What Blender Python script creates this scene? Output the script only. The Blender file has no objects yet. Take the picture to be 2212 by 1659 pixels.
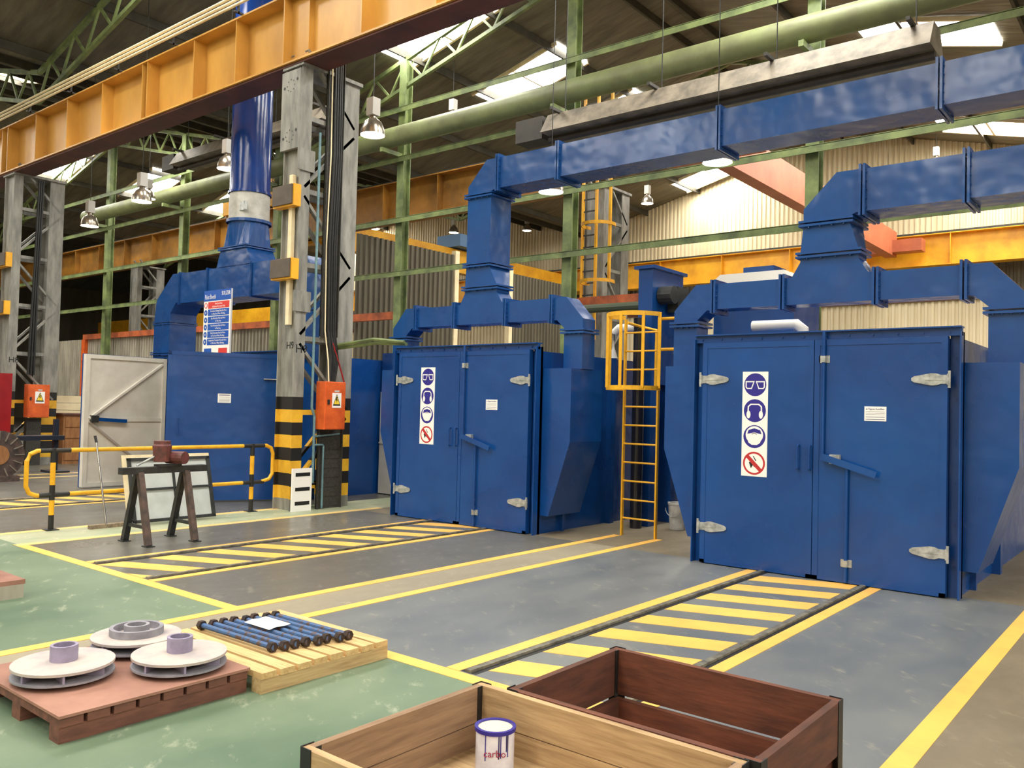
import bpy, math, random
from mathutils import Vector, Matrix
random.seed(7)
SC = bpy.context.scene
COL = SC.collection

# ------------------------------------------------------------------ camera, world, light, exposure
cam_d = bpy.data.cameras.new('camera')
cam_d.sensor_width = 36.0
cam_d.lens = 36.0 * 1825.0 / 2212.0
cam_d.clip_end = 400
cam_o = bpy.data.objects.new('camera', cam_d)
COL.objects.link(cam_o)
CR = ((0.7774648, 0.00258498, -0.62892114), (0.62843323, 0.03640275, 0.77701127), (0.02490301, -0.99933386, 0.02667737))
cam_o.matrix_world = Matrix(((CR[0][0], -CR[0][1], -CR[0][2], 0.0), (CR[1][0], -CR[1][1], -CR[1][2], 0.0),
                             (CR[2][0], -CR[2][1], -CR[2][2], 1.8), (0, 0, 0, 1)))
SC.camera = cam_o
wd = bpy.data.worlds.new('sky')
SC.world = wd
wd.use_nodes = True
wd.node_tree.nodes['Background'].inputs[0].default_value = (0.85, 0.92, 1.0, 1)
wd.node_tree.nodes['Background'].inputs[1].default_value = 1.0
SKY_E = 34.0        # daylight through the roof lights
LAMP_E = 26.0       # high bay lamps
vs = SC.view_settings
vs.view_transform = 'Standard'
vs.look = 'None'
vs.gamma = 1.0
vs.use_curve_mapping = False
vs.exposure = -0.18

# ------------------------------------------------------------------ helpers
def lin(r, g, b):
    f = lambda c: (c / 255 / 12.92) if c / 255 <= 0.04045 else ((c / 255 + 0.055) / 1.055) ** 2.4
    return (f(r), f(g), f(b), 1.0)

MATS = {}
def mat(name, c, c2=None, rough=0.5, metal=0.0, scale=3.0, bump=0.0, bscale=20.0, stretch=None, detail=4.0,
        lo=0.35, hi=0.65, emit=0.0, rvar=0.0, spec=0.5, coat=0.0):
    if name in MATS:
        return MATS[name]
    m = bpy.data.materials.new(name)
    m.use_nodes = True
    nt = m.node_tree
    b = nt.nodes['Principled BSDF']
    b.inputs['Roughness'].default_value = rough
    b.inputs['Metallic'].default_value = metal
    b.inputs['Specular IOR Level'].default_value = spec
    if coat:
        b.inputs['Coat Weight'].default_value = coat
        b.inputs['Coat Roughness'].default_value = 0.12
    b.inputs['Base Color'].default_value = c
    geo = nt.nodes.new('ShaderNodeNewGeometry')
    vec = geo.outputs['Position']
    if stretch:
        mp = nt.nodes.new('ShaderNodeMapping')
        mp.inputs['Scale'].default_value = stretch
        nt.links.new(vec, mp.inputs[0])
        vec = mp.outputs[0]
    if c2 is not None or rvar:
        n = nt.nodes.new('ShaderNodeTexNoise')
        n.inputs['Scale'].default_value = scale
        n.inputs['Detail'].default_value = detail
        n.inputs['Roughness'].default_value = 0.6
        nt.links.new(vec, n.inputs['Vector'])
        mr = nt.nodes.new('ShaderNodeMapRange')
        mr.inputs['From Min'].default_value = lo
        mr.inputs['From Max'].default_value = hi
        nt.links.new(n.outputs['Fac'], mr.inputs['Value'])
        if c2 is not None:
            mx = nt.nodes.new('ShaderNodeMix')
            mx.data_type = 'RGBA'
            mx.inputs[6].default_value = c
            mx.inputs[7].default_value = c2
            nt.links.new(mr.outputs[0], mx.inputs[0])
            nt.links.new(mx.outputs[2], b.inputs['Base Color'])
        if rvar:
            r2 = nt.nodes.new('ShaderNodeMapRange')
            r2.inputs['To Min'].default_value = rough - rvar
            r2.inputs['To Max'].default_value = rough + rvar
            nt.links.new(mr.outputs[0], r2.inputs['Value'])
            nt.links.new(r2.outputs[0], b.inputs['Roughness'])
    if bump:
        n2 = nt.nodes.new('ShaderNodeTexNoise')
        n2.inputs['Scale'].default_value = bscale
        n2.inputs['Detail'].default_value = 2.0
        nt.links.new(vec, n2.inputs['Vector'])
        bp = nt.nodes.new('ShaderNodeBump')
        bp.inputs['Strength'].default_value = 1.0
        bp.inputs['Distance'].default_value = bump
        nt.links.new(n2.outputs['Fac'], bp.inputs['Height'])
        nt.links.new(bp.outputs[0], b.inputs['Normal'])
    if emit:
        b.inputs['Emission Color'].default_value = c
        b.inputs['Emission Strength'].default_value = emit
    MATS[name] = m
    return m

BLUE = mat('blue gloss paint', lin(20, 74, 142), lin(16, 62, 126), rough=0.24, scale=0.8, bump=0.03, bscale=1.9, rvar=0.06)
BLUED = mat('blue duct paint', lin(26, 76, 140), lin(20, 64, 124), rough=0.25, scale=1.2, bump=0.03, bscale=2.1, rvar=0.05)
GREYP = mat('grey column paint', lin(150, 148, 140), lin(112, 112, 106), rough=0.5, scale=2.5, stretch=(3, 3, 0.7), bump=0.001, bscale=30)
GALV = mat('galvanised steel', lin(205, 208, 205), lin(150, 155, 155), rough=0.4, metal=0.55, scale=14)
YEL = mat('yellow enamel', lin(236, 178, 34), lin(216, 158, 26), rough=0.4, scale=6)
CRANE = mat('crane beam yellow', lin(216, 164, 76), lin(186, 136, 60), rough=0.4, scale=0.9, stretch=(1, 1, 0.5), bump=0.002, bscale=4)
CRANE2 = mat('crane yellow bright', lin(242, 182, 40), lin(214, 150, 30), rough=0.45, scale=1.4)
OCHRE = mat('ochre beam', lin(176, 124, 48), lin(128, 90, 40), rough=0.5, scale=1.2, bump=0.002)
BLACK = mat('black enamel', lin(24, 24, 24), lin(34, 34, 33), rough=0.5, scale=8)
GREEN = mat('green steel paint', lin(132, 148, 92), lin(86, 100, 66), rough=0.55, scale=2.2, bump=0.001)
ROOFM = mat('roof sheet underside', lin(112, 108, 92), lin(84, 80, 68), rough=0.55, scale=1.2, stretch=(0.6, 3, 1), bump=0.02, bscale=2.2)
PURL = mat('dark purlin', lin(52, 50, 42), lin(70, 67, 56), rough=0.7, scale=3)
CREAMW = mat('cream cladding', lin(222, 210, 180), lin(200, 186, 152), rough=0.6, scale=0.6, stretch=(1, 1, 0.2))
DARKW = mat('brown grey cladding', lin(96, 90, 74), lin(78, 73, 60), rough=0.65, scale=1.5, stretch=(1, 1, 0.15))
GREYW = mat('weathered fibre cement', lin(176, 170, 154), lin(136, 130, 116), rough=0.8, scale=2.0, stretch=(1, 1, 0.25))
ORANGE = mat('orange paint', lin(226, 104, 44), lin(198, 84, 34), rough=0.45, scale=5)
ORUST = mat('orange rusty rail', lin(206, 108, 62), lin(140, 72, 46), rough=0.6, scale=2.5)
WHITEP = mat('white paint', lin(226, 222, 212), lin(206, 201, 190), rough=0.45, scale=1.6)
WHITE = mat('white sticker', lin(244, 242, 238), rough=0.5)
CREAM = mat('cream paint', lin(240, 226, 188), lin(222, 205, 166), rough=0.6, scale=3)
RUST = mat('brown rusty steel', lin(96, 76, 68), lin(62, 54, 50), rough=0.65, scale=9, bump=0.002)
DARKST = mat('dark steel', lin(58, 60, 58), lin(42, 44, 44), rough=0.5, metal=0.3, scale=9)
REDM = mat('red enamel', lin(150, 22, 26), lin(128, 16, 20), rough=0.4, scale=2)
SALMON = mat('salmon crane paint', lin(196, 112, 76), lin(170, 92, 62), rough=0.5, scale=1.2)
BROWNB = mat('brown primer', lin(104, 58, 46), lin(76, 44, 36), rough=0.6, scale=2)
PLASTW = mat('dirty white plastic', lin(214, 212, 208), lin(176, 174, 170), rough=0.4, scale=9)
PIPEW = mat('white plastic pipe', lin(226, 222, 214), rough=0.35)
TEAL = mat('pale blue conduit', lin(108, 142, 150), lin(88, 118, 128), rough=0.5, scale=8)
GREYPL = mat('grey plastic', lin(190, 188, 182), rough=0.45)
ALU = mat('polished aluminium', lin(206, 206, 204), lin(180, 180, 178), rough=0.22, metal=0.9, scale=5)
SIGNB = mat('sign blue', lin(26, 84, 176), rough=0.4)
SIGNR = mat('sign red', lin(214, 60, 56), rough=0.4)
PICTB = mat('pictogram blue', lin(44, 40, 138), rough=0.35)
PICTR = mat('pictogram red', lin(186, 44, 50), rough=0.4)
INK = mat('black ink', lin(22, 22, 24), rough=0.6)
SIGNY = mat('warning yellow', lin(246, 214, 60), rough=0.45)
GLASS = mat('grey window glass', lin(86, 112, 124), rough=0.15)
SKYM = mat('translucent roof light', (1.0, 0.965, 0.89, 1), rough=0.6, emit=SKY_E)
LAMPM = mat('lamp glow', (1.0, 0.95, 0.84, 1), rough=0.5, emit=LAMP_E)
LAMPSH = mat('spun aluminium shade', lin(196, 186, 170), lin(160, 148, 132), rough=0.25, metal=0.8, scale=4)
HEATG = mat('dusty heater steel', lin(150, 140, 124), lin(104, 98, 88), rough=0.55, metal=0.2, scale=3)
HEATD = mat('dark heater steel', lin(62, 58, 52), lin(46, 44, 40), rough=0.6, scale=3)
MESHM = mat('cable tray dark', lin(66, 64, 58), lin(46, 45, 42), rough=0.65, scale=30)

def wood(name, a, b, stretch, scale=2.2):
    return mat(name, lin(*a), lin(*b), rough=0.75, scale=scale, stretch=stretch, bump=0.0015, bscale=6, detail=8, lo=0.3, hi=0.7)
PINE_X = wood('pale pine along x', (222, 190, 134), (186, 150, 98), (1.5, 18, 18))
PINE_Y = wood('pale pine along y', (206, 178, 128), (166, 136, 92), (18, 1.5, 18))
CRATE_X = wood('crate pine along x', (196, 166, 122), (150, 120, 84), (1.2, 14, 14))
CRATE_Y = wood('crate pine along y', (158, 128, 98), (120, 94, 72), (14, 1.2, 14))
BROWN_X = wood('stained boards along x', (118, 66, 42), (76, 42, 28), (1.5, 9, 9))
BROWN_Y = wood('stained boards along y', (98, 56, 38), (62, 36, 26), (9, 1.5, 9))
BROWNF = wood('orange plywood', (176, 116, 78), (130, 84, 60), (3, 5, 5), 1.5)
REDWOOD = wood('red brown timber', (128, 82, 66), (86, 56, 46), (8, 2, 8))
REDTOP = mat('dusty red plywood', lin(168, 124, 106), lin(134, 92, 78), rough=0.75, scale=2.4, lo=0.3, hi=0.7)
CABW = wood('cabinet timber', (166, 116, 70), (128, 84, 48), (6, 6, 1.5))
CASTM = mat('blasted casting grey', lin(196, 182, 172), lin(168, 160, 160), rough=0.75, scale=6, bump=0.0008, bscale=90)
CASTG = mat('casting grey side', lin(150, 148, 156), lin(122, 120, 128), rough=0.7, scale=9)
LILAC = mat('machined lilac grey', lin(156, 146, 172), lin(130, 122, 144), rough=0.5, scale=8)
BOLTB = mat('bolt blue worn', lin(66, 100, 146), lin(92, 70, 56), rough=0.55, metal=0.2, scale=22, lo=0.5, hi=0.62)
BOLTD = mat('bolt head black', lin(34, 32, 34), lin(70, 48, 38), rough=0.55, metal=0.3, scale=30)

class MB:
    def __init__(s):
        s.v = []; s.f = []; s.m = []
    def add(s, vs_, fs, mi=0):
        o = len(s.v)
        s.v += [tuple(p) for p in vs_]
        for f in fs:
            s.f.append(tuple(i + o for i in f)); s.m.append(mi)
        return s
    def box(s, x0, x1, y0, y1, z0, z1, mi=0):
        return s.add([(x0, y0, z0), (x1, y0, z0), (x1, y1, z0), (x0, y1, z0), (x0, y0, z1), (x1, y0, z1), (x1, y1, z1), (x0, y1, z1)],
                     [(0, 3, 2, 1), (4, 5, 6, 7), (0, 1, 5, 4), (1, 2, 6, 5), (2, 3, 7, 6), (3, 0, 4, 7)], mi)
    def hexa(s, bot, top, mi=0):
        return s.add(list(bot) + list(top), [(0, 3, 2, 1), (4, 5, 6, 7), (0, 1, 5, 4), (1, 2, 6, 5), (2, 3, 7, 6), (3, 0, 4, 7)], mi)
    def prism(s, poly, axis, a0, a1, mi=0):
        # poly in the plane of the two other axes (order x,y,z), extruded along axis
        def P(u, v, a):
            return {'x': (a, u, v), 'y': (u, a, v), 'z': (u, v, a)}[axis]
        n = len(poly)
        return s.add([P(u, v, a0) for u, v in poly] + [P(u, v, a1) for u, v in poly],
                     [tuple(range(n - 1, -1, -1)), tuple(range(n, 2 * n))] + [(i, (i + 1) % n, n + (i + 1) % n, n + i) for i in range(n)], mi)
    def bar(s, p, q, w, h=None, up=(0, 0, 1), mi=0):
        h = h or w
        p, q, up = Vector(p), Vector(q), Vector(up)
        d = (q - p).normalized()
        if abs(d.dot(up)) > 0.98:
            up = Vector((1, 0, 0))
        r = d.cross(up).normalized(); u = r.cross(d)
        c = [(-1, -1), (1, -1), (1, 1), (-1, 1)]
        b = [p + r * (a * w / 2) + u * (e * h / 2) for a, e in c]
        t = [x + (q - p) for x in b]
        return s.hexa(b, t, mi)
    def tube(s, pts, r, n=10, mi=0, cap=True, r2=None):
        pts = [Vector(p) for p in pts]
        rings = []
        ref = Vector((0, 0, 1))
        for i, p in enumerate(pts):
            d = ((pts[min(i + 1, len(pts) - 1)] - pts[i]).normalized() + (pts[i] - pts[max(i - 1, 0)]).normalized())
            d.normalize()
            if abs(d.dot(ref)) > 0.95:
                ref = Vector((1, 0, 0)) if abs(d.x) < 0.9 else Vector((0, 1, 0))
            a = d.cross(ref).normalized(); b = a.cross(d)
            rr = r if r2 is None else r + (r2 - r) * i / (len(pts) - 1)
            rings.append([p + (a * math.cos(t) + b * math.sin(t)) * rr for t in (2 * math.pi * k / n for k in range(n))])
        v = [q for ring in rings for q in ring]
        f = [(i * n + k, i * n + (k + 1) % n, (i + 1) * n + (k + 1) % n, (i + 1) * n + k) for i in range(len(pts) - 1) for k in range(n)]
        if cap:
            f += [tuple(range(n - 1, -1, -1)), tuple(range((len(pts) - 1) * n, len(pts) * n))]
        return s.add(v, f, mi)
    def lathe(s, prof, c=(0, 0, 0), n=24, mi=0, closed=False):
        v = []; f = []
        for r, z in prof:
            v += [(c[0] + r * math.cos(2 * math.pi * k / n), c[1] + r * math.sin(2 * math.pi * k / n), c[2] + z) for k in range(n)]
        L = len(prof)
        for i in range(L - 1 if not closed else L):
            j = (i + 1) % L
            f += [(i * n + k, i * n + (k + 1) % n, j * n + (k + 1) % n, j * n + k) for k in range(n)]
        return s.add(v, f, mi)
    def disc(s, c, r, n=24, axis='y', mi=0, sx=1.0):
        pts = []
        for k in range(n):
            a = 2 * math.pi * k / n
            u, w = r * math.cos(a) * sx, r * math.sin(a)
            pts.append({'y': (c[0] + u, c[1], c[2] + w), 'z': (c[0] + u, c[1] + w, c[2]), 'x': (c[0], c[1] + u, c[2] + w)}[axis])
        return s.add(pts, [tuple(range(n))], mi)
    def build(s, name, mats, parent=None, smooth=False, bevel=0.0):
        me = bpy.data.meshes.new(name)
        off = parent_loc(parent)
        me.from_pydata([(x - off[0], y - off[1], z - off[2]) for x, y, z in s.v], [], s.f)
        for m in (mats if isinstance(mats, (list, tuple)) else [mats]):
            me.materials.append(m)
        if len(me.materials) > 1:
            me.polygons.foreach_set('material_index', s.m)
        if smooth:
            me.polygons.foreach_set('use_smooth', [True] * len(me.polygons))
            me.set_sharp_from_angle(angle=math.radians(40))
        me.update()
        o = bpy.data.objects.new(name, me)
        COL.objects.link(o)
        o.parent = parent
        if bevel:
            bv = o.modifiers.new('bevel', 'BEVEL')
            bv.width = bevel; bv.segments = 2; bv.limit_method = 'ANGLE'
        return o

def parent_loc(p):
    x = Vector((0, 0, 0))
    while p is not None:
        x = x + p.location
        p = p.parent
    return x
def tag(o, label=None, cat=None, group=None, kind=None):
    for k, val in (('label', label), ('category', cat), ('group', group), ('kind', kind)):
        if val:
            o[k] = val
    return o
def thing(name, label, cat, loc, group=None):
    o = bpy.data.objects.new(name, None)
    o.empty_display_size = 0.2
    o.location = loc
    COL.objects.link(o)
    return tag(o, label, cat, group)
def struct(name, mb, m, parent=None):
    return tag(mb.build(name, m, parent), kind='structure')
def copy_tree(o, parent=None):
    c = o.copy()
    COL.objects.link(c)
    c.parent = parent
    for ch in list(o.children):
        copy_tree(ch, c)
    return c
def inst(name, src, parent, loc):
    # a further piece that shares mesh data with src; loc in world
    o = bpy.data.objects.new(name, src.data)
    COL.objects.link(o)
    o.parent = parent
    o.location = Vector(loc) - parent_loc(parent)
    return o
def text(name, body, loc, size, m, parent, face='-y', align='LEFT', ext=0.0006, rot=0.0, sx=1.0):
    c = bpy.data.curves.new(name, 'FONT')
    c.body = body; c.size = size; c.extrude = ext; c.align_x = align; c.align_y = 'CENTER'
    c.materials.append(m)
    c.resolution_u = 2
    o = bpy.data.objects.new(name, c)
    COL.objects.link(o)
    o.parent = parent
    o.location = Vector(loc) - parent_loc(parent)
    o.rotation_euler = {'-y': (math.pi / 2, rot, 0), '+x': (math.pi / 2, 0, math.pi / 2), 'up': (0, 0, rot)}[face]
    o.scale = (sx, 1, 1)
    return o
def ring_pts(c, r, a0, a1, n, plane='xy'):
    out = []
    for i in range(n + 1):
        a = math.radians(a0 + (a1 - a0) * i / n)
        u, v = r * math.cos(a), r * math.sin(a)
        out.append({'xy': (c[0] + u, c[1] + v, c[2]), 'xz': (c[0] + u, c[1], c[2] + v), 'yz': (c[0], c[1] + u, c[2] + v)}[plane])
    return out
def corr(mb, u0, u1, z0, z1, at, axis, pitch=0.2, depth=0.05, mi=0):
    # corrugated sheet standing between u0 and u1 along axis x or y at the fixed other coordinate
    n = max(1, int(round((u1 - u0) / pitch)))
    p = (u1 - u0) / n
    pr = []
    for k in range(n):
        a = u0 + k * p
        pr += [(a, 0), (a + p * 0.38, 0), (a + p * 0.5, depth), (a + p * 0.88, depth)]
    pr.append((u1, 0))
    pts = []
    for u, d in pr:
        for z in (z0, z1):
            pts.append((u, at + d, z) if axis == 'x' else (at + d, u, z))
    for i in range(len(pr) - 1):
        pass
    return mb.add(pts, [(2 * i, 2 * i + 2, 2 * i + 3, 2 * i + 1) for i in range(len(pr) - 1)], mi)
# ------------------------------------------------------------------ the building
def floor_mat(name, c, c2, c3, rough, scale):
    m = mat(name, lin(*c), lin(*c2), rough=rough, scale=scale, rvar=0.1, bump=0.0006, bscale=8, detail=8, lo=0.3, hi=0.7, stretch=(1.35, 0.75, 1))
    nt = m.node_tree
    b = nt.nodes['Principled BSDF']
    src = b.inputs['Base Color'].links[0].from_socket
    geo = nt.nodes.new('ShaderNodeNewGeometry')
    n = nt.nodes.new('ShaderNodeTexNoise')
    n.inputs['Scale'].default_value = 3.4
    n.inputs['Detail'].default_value = 7
    n.inputs['Roughness'].default_value = 0.72
    mp = nt.nodes.new('ShaderNodeMapping')
    mp.inputs['Scale'].default_value = (1.2, 1.2, 1)
    mp.inputs['Rotation'].default_value = (0, 0, math.radians(38))
    mp2 = nt.nodes.new('ShaderNodeMapping')
    mp2.inputs['Scale'].default_value = (0.8, 1.6, 1)
    nt.links.new(geo.outputs['Position'], mp.inputs[0])
    nt.links.new(mp.outputs[0], mp2.inputs[0])
    nt.links.new(mp2.outputs[0], n.inputs['Vector'])
    mr = nt.nodes.new('ShaderNodeMapRange')
    mr.inputs['From Min'].default_value = 0.57
    mr.inputs['From Max'].default_value = 0.72
    nt.links.new(n.outputs['Fac'], mr.inputs['Value'])
    mx = nt.nodes.new('ShaderNodeMix')
    mx.data_type = 'RGBA'
    mx.inputs[7].default_value = lin(*c3)
    nt.links.new(mr.outputs[0], mx.inputs[0])
    nt.links.new(src, mx.inputs[6])
    nt.links.new(mx.outputs[2], b.inputs['Base Color'])
    return m
FL_BLUE = floor_mat('blue grey floor paint', (96, 101, 106), (118, 120, 118), (148, 143, 130), 0.4, 0.9)
FL_GREY = floor_mat('worn grey floor paint', (112, 108, 98), (88, 87, 82), (138, 132, 118), 0.33, 0.7)
FL_BEIGE = floor_mat('beige concrete', (152, 142, 120), (134, 126, 108), (164, 154, 134), 0.5, 1.1)
FL_BROWN = floor_mat('brown concrete', (130, 118, 96), (110, 100, 82), (146, 134, 112), 0.5, 1.3)
FL_GREEN = floor_mat('green floor paint', (66, 96, 76), (118, 134, 108), (160, 164, 140), 0.42, 0.55)
FL_GREEN2 = floor_mat('pale green walkway', (140, 156, 126), (186, 184, 152), (202, 198, 172), 0.45, 1.5)
LINE = mat('yellow floor line', lin(248, 192, 92), lin(232, 178, 88), rough=0.45, scale=3, lo=0.4, hi=0.7)
LINE2 = mat('faded yellow floor line', lin(232, 196, 118), lin(214, 182, 120), rough=0.5, scale=5)

xs = [-70.5, -12.0, -10.9, -6.42, -5.8, -1.18, 23.5]
ys = [-22, 4.22, 9.5, 35]
fm = [FL_BLUE, FL_GREY, FL_BEIGE, FL_BROWN, FL_GREEN, FL_GREEN2]
zone = {0: (1, 1, 1), 1: (4, 5, 5), 2: (4, 1, 3), 3: (2, 2, 3), 4: (4, 0, 3), 5: (3, 3, 3)}
fb = MB()
for i in range(6):
    for j in range(3):
        fb.add([(xs[i], ys[j], 0), (xs[i + 1], ys[j], 0), (xs[i + 1], ys[j + 1], 0), (xs[i], ys[j + 1], 0)], [(0, 1, 2, 3)], zone[i][j])
floor = struct('floor', fb, fm)
def line(x0, x1, y0, y1, m=LINE, name='floor_line', z=0.003):
    MB().box(x0, x1, y0, y1, -0.01, z).build(name, m, floor)
line(-10.98, -6.36, 4.16, 4.285)
line(-5.86, -1.12, 4.16, 4.285)
line(-6.485, -6.365, -4, 10.42, z=0.0036)
line(-5.86, -5.74, 3.2, 10.5, z=0.0036)
line(-1.25, -1.12, -3, 9.6)
line(-10.98, -10.84, 4.16, 9.95, LINE2, z=0.0036)
line(-11.98, -11.84, -2, 9.0, LINE2)
line(-19.6, -19.46, 0, 9.3, LINE2)
line(-20.4, -20.26, 0, 9.3, LINE2)
def clip_y(poly, lo, hi):
    for s, lim in ((1, lo), (-1, hi)):
        out = []
        for i in range(len(poly)):
            a, b = poly[i], poly[(i + 1) % len(poly)]
            ia, ib = s * (a[1] - lim) >= 0, s * (b[1] - lim) >= 0
            if ia:
                out.append(a)
            if ia != ib:
                t = (lim - a[1]) / (b[1] - a[1])
                out.append((a[0] + (b[0] - a[0]) * t, lim))
        poly = out
        if len(poly) < 3:
            return None
    return poly
def track(cx, y0, y1, yu, per, wid, dy, lm, label, narrow=1.0):
    line(cx - 0.73, cx - 0.73 + 0.118 * narrow, y0, y1, lm, z=0.004)
    line(cx + 0.73 - 0.112 * narrow, cx + 0.73, y0, y1, lm, z=0.004)
    MB().box(cx - 0.61, cx - 0.478, y0 + 0.02, y1, -0.012, 0.002).box(cx + 0.51, cx + 0.618, y0 + 0.05, y1, -0.012, 0.002).build('track_groove', BLACK, floor)
    t = thing('rail_track', label, 'rail', (cx, y0, 0))
    for a, b in ((-0.574, -0.522), (0.528, 0.578)):
        MB().box(cx + a, cx + b, y0 + 0.02, y1, 0.0, 0.02).build('rail', mat('worn rail steel', lin(150, 145, 128), lin(96, 94, 86), rough=0.45, metal=0.4, scale=12), t)
    for k in range(-12, 14):
        u = yu + per * k
        p = clip_y([(cx - 0.47, u - wid), (cx + 0.49, u - wid + dy), (cx + 0.49, u + dy), (cx - 0.47, u)], y0 + 0.005, y1)
        if p:
            MB().prism(p, 'z', -0.01, 0.0028).build('hazard_stripe', lm, floor)
track(-3.26, 4.29, 9.33, 6.585, 0.612, 0.315, 0.33, LINE, 'pair of sunken steel rails running to the right-hand booth doors')
track(-8.64, 4.29, 9.47, 4.576, 0.585, 0.29, 0.45, LINE, 'pair of sunken steel rails running to the middle booth doors')
track(-15.1, 3.2, 9.4, 4.4, 0.6, 0.3, 0.45, LINE, 'pair of steel rails in front of the open booth on the left')

def roofz(x):
    t = (x + 11.75) % 23.5
    return 13.4 - 0.25 * min(t, 23.5 - t)
YA, YB = -22.0, 35.2
rb = MB()
brk = [-70.5 + 11.75 * i for i in range(9)]
for a, b in zip(brk[:-1], brk[1:]):
    za, zb = roofz(a), roofz(b)
    rb.hexa([(a, YA, za), (b, YA, zb), (b, YB, zb), (a, YB, za)], [(a, YA, za + .1), (b, YA, zb + .1), (b, YB, zb + .1), (a, YB, za + .1)])
ceiling = struct('ceiling', rb, ROOFM)
for a, b in zip(brk[:-1], brk[1:]):
    if b > 12 or a < -60:
        continue
    for k in range(5):
        x = a + 0.5 + (b - a - 1.0) * k / 4
        MB().bar((x, YA, roofz(x) - 0.12), (x, YB, roofz(x) - 0.12), 0.07, 0.22).build('purlin', PURL, ceiling)
# roof lights: long panels laid down the slope between the purlins
nw = 0
skyl = {}
def skylight(x0, x1, y0, y1):
    global nw
    nw += 1
    b = MB()
    xm = (x0 + x1) / 2
    for u0, u1 in ((x0, xm - 0.04), (xm + 0.04, x1)):
        b.add([(u0, y0, roofz(u0) - 0.02), (u1, y0, roofz(u1) - 0.02), (u1, y1, roofz(u1) - 0.02), (u0, y1, roofz(u0) - 0.02)], [(3, 2, 1, 0)])
    w = struct('window_%d' % nw, b, SKYM)
    fr = MB()
    for yy in (y0 - 0.05, y1 + 0.05):
        fr.bar((x0, yy, roofz(x0) - 0.06), (x1, yy, roofz(x1) - 0.06), 0.08, 0.1)
    fr.bar((xm, y0, roofz(xm) - 0.06), (xm, y1, roofz(xm) - 0.06), 0.07, 0.1)
    fr.build('window_frame', CREAM, w)
for R in (-35.25, -11.75, 11.75):
    for k in range(12):
        if R < 0 or k > 4:
            y = 33.0 - 4.35 * k
            skylight(R - 6.3, R - 3.0, y, y + 1.6)
        y = 31.6 - 4.5 * k
        if R < -20 and y > 20:
            continue
        skylight(R + 4.6, R + 7.9, y, y + 1.7)
# roof trusses in the planes of the column lines
def truss(y, a, b):
    za, zb = roofz(a), roofz(b)
    t = MB().bar((a, y, za - 0.25), (b, y, zb - 0.25), 0.1, 0.12).build('roof_truss', GREEN, ceiling)
    MB().bar((a, y, za - 1.05), (b, y, zb - 1.05), 0.1, 0.1).build('bottom_chord', GREEN, t)
    n = 9
    for k in range(n):
        u0, u1 = a + (b - a) * k / n, a + (b - a) * (k + 1) / n
        um = (u0 + u1) / 2
        MB().bar((u0, y, roofz(u0) - 1.05), (um, y, roofz(um) - 0.25), 0.05, 0.06).build('web', GREEN, t)
        MB().bar((um, y, roofz(um) - 0.25), (u1, y, roofz(u1) - 1.05), 0.05, 0.06).build('web', GREEN, t)
for y in (9.1, 16.6, 25.4):
    for a, b in ((-47, -35.25), (-35.25, -23.5), (-23.5, -11.75), (-11.75, 0)):
        truss(y, a + 0.02, b - 0.02)

# walls
def sheet_wall(name, u0, u1, z0, z1, at, axis, m, sheet=1.0, pitch=0.2, depth=0.04, parent=None, label=None):
    root = parent
    src = None
    n = int(round((u1 - u0) / sheet)); s = (u1 - u0) / n
    for k in range(n):
        a = u0 + k * s
        if src is None:
            o = corr(MB(), a, a + s - 0.004, z0, z1, at, axis, pitch, depth).build('sheet', m, root)
            src = o
        else:
            d = (a - u0)
            o = inst('sheet', src, root, (0, 0, 0))
            o.location = Vector((d, 0, 0) if axis == 'x' else (0, d, 0)) + src.location
    return root
wb = struct('wall_back', MB().box(-47.5, 12, 35.06, 35.2, 0, 13.6), CREAMW)
sheet_wall('w', -47, 12, 8.5, 13.4, 35.0, 'x', CREAMW, 1.18, 0.2, 0.05, wb)
sheet_wall('w', -47, 12, 0, 6.3, 34.9, 'x', CREAMW, 1.18, 0.24, 0.06, wb)
sheet_wall('w', -47, 12, 6.3, 8.5, 34.95, 'x', DARKW, 1.18, 0.24, 0.05, wb)
MB().box(-47, 12, 34.8, 34.9, 6.2, 6.4).build('girt', BROWNB, wb)
struct('wall_left', MB().box(-70.6, -70.5, YA, YB, 0, 14), DARKW)
struct('wall_right', MB().box(23.5, 23.6, YA, YB, 0, 14), CREAMW)
struct('wall_front', MB().box(-70.5, 23.5, YA - .1, YA, 0, 14), CREAMW)
struct('wall_back_left', MB().box(-70.5, -47.5, 35.06, 35.2, 0, 14), DARKW)

# green steel frame behind the booths
frame = thing('column_grid', 'green steel frame of columns and long horizontal girts behind the booths', 'steel frame', (-11.75, 16.6, 0))
for k in range(-5, 3):
    x = -11.75 + 5.87 * k
    zt = roofz(x) - 0.3
    MB().box(x - .13, x + .13, 16.47, 16.50, 0, zt).box(x - .13, x + .13, 16.72, 16.75, 0, zt).box(x - .015, x + .015, 16.5, 16.72, 0, zt).build('column', GREEN, frame)
for z in (5.52, 7.04, 8.78, 10.2):
    MB().box(-52, 10, 16.32, 16.47, z - .012, z + .012).box(-52, 10, 16.32, 16.345, z - .14, z).build('girt', GREEN, frame)
MB().tube([(-16.5, 16.45, 4.13), (-8.5, 16.45, 4.13)], 0.1, 10).build('tie_pipe', mat('dark green pipe', lin(64, 74, 54), rough=0.6), frame)

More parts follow.
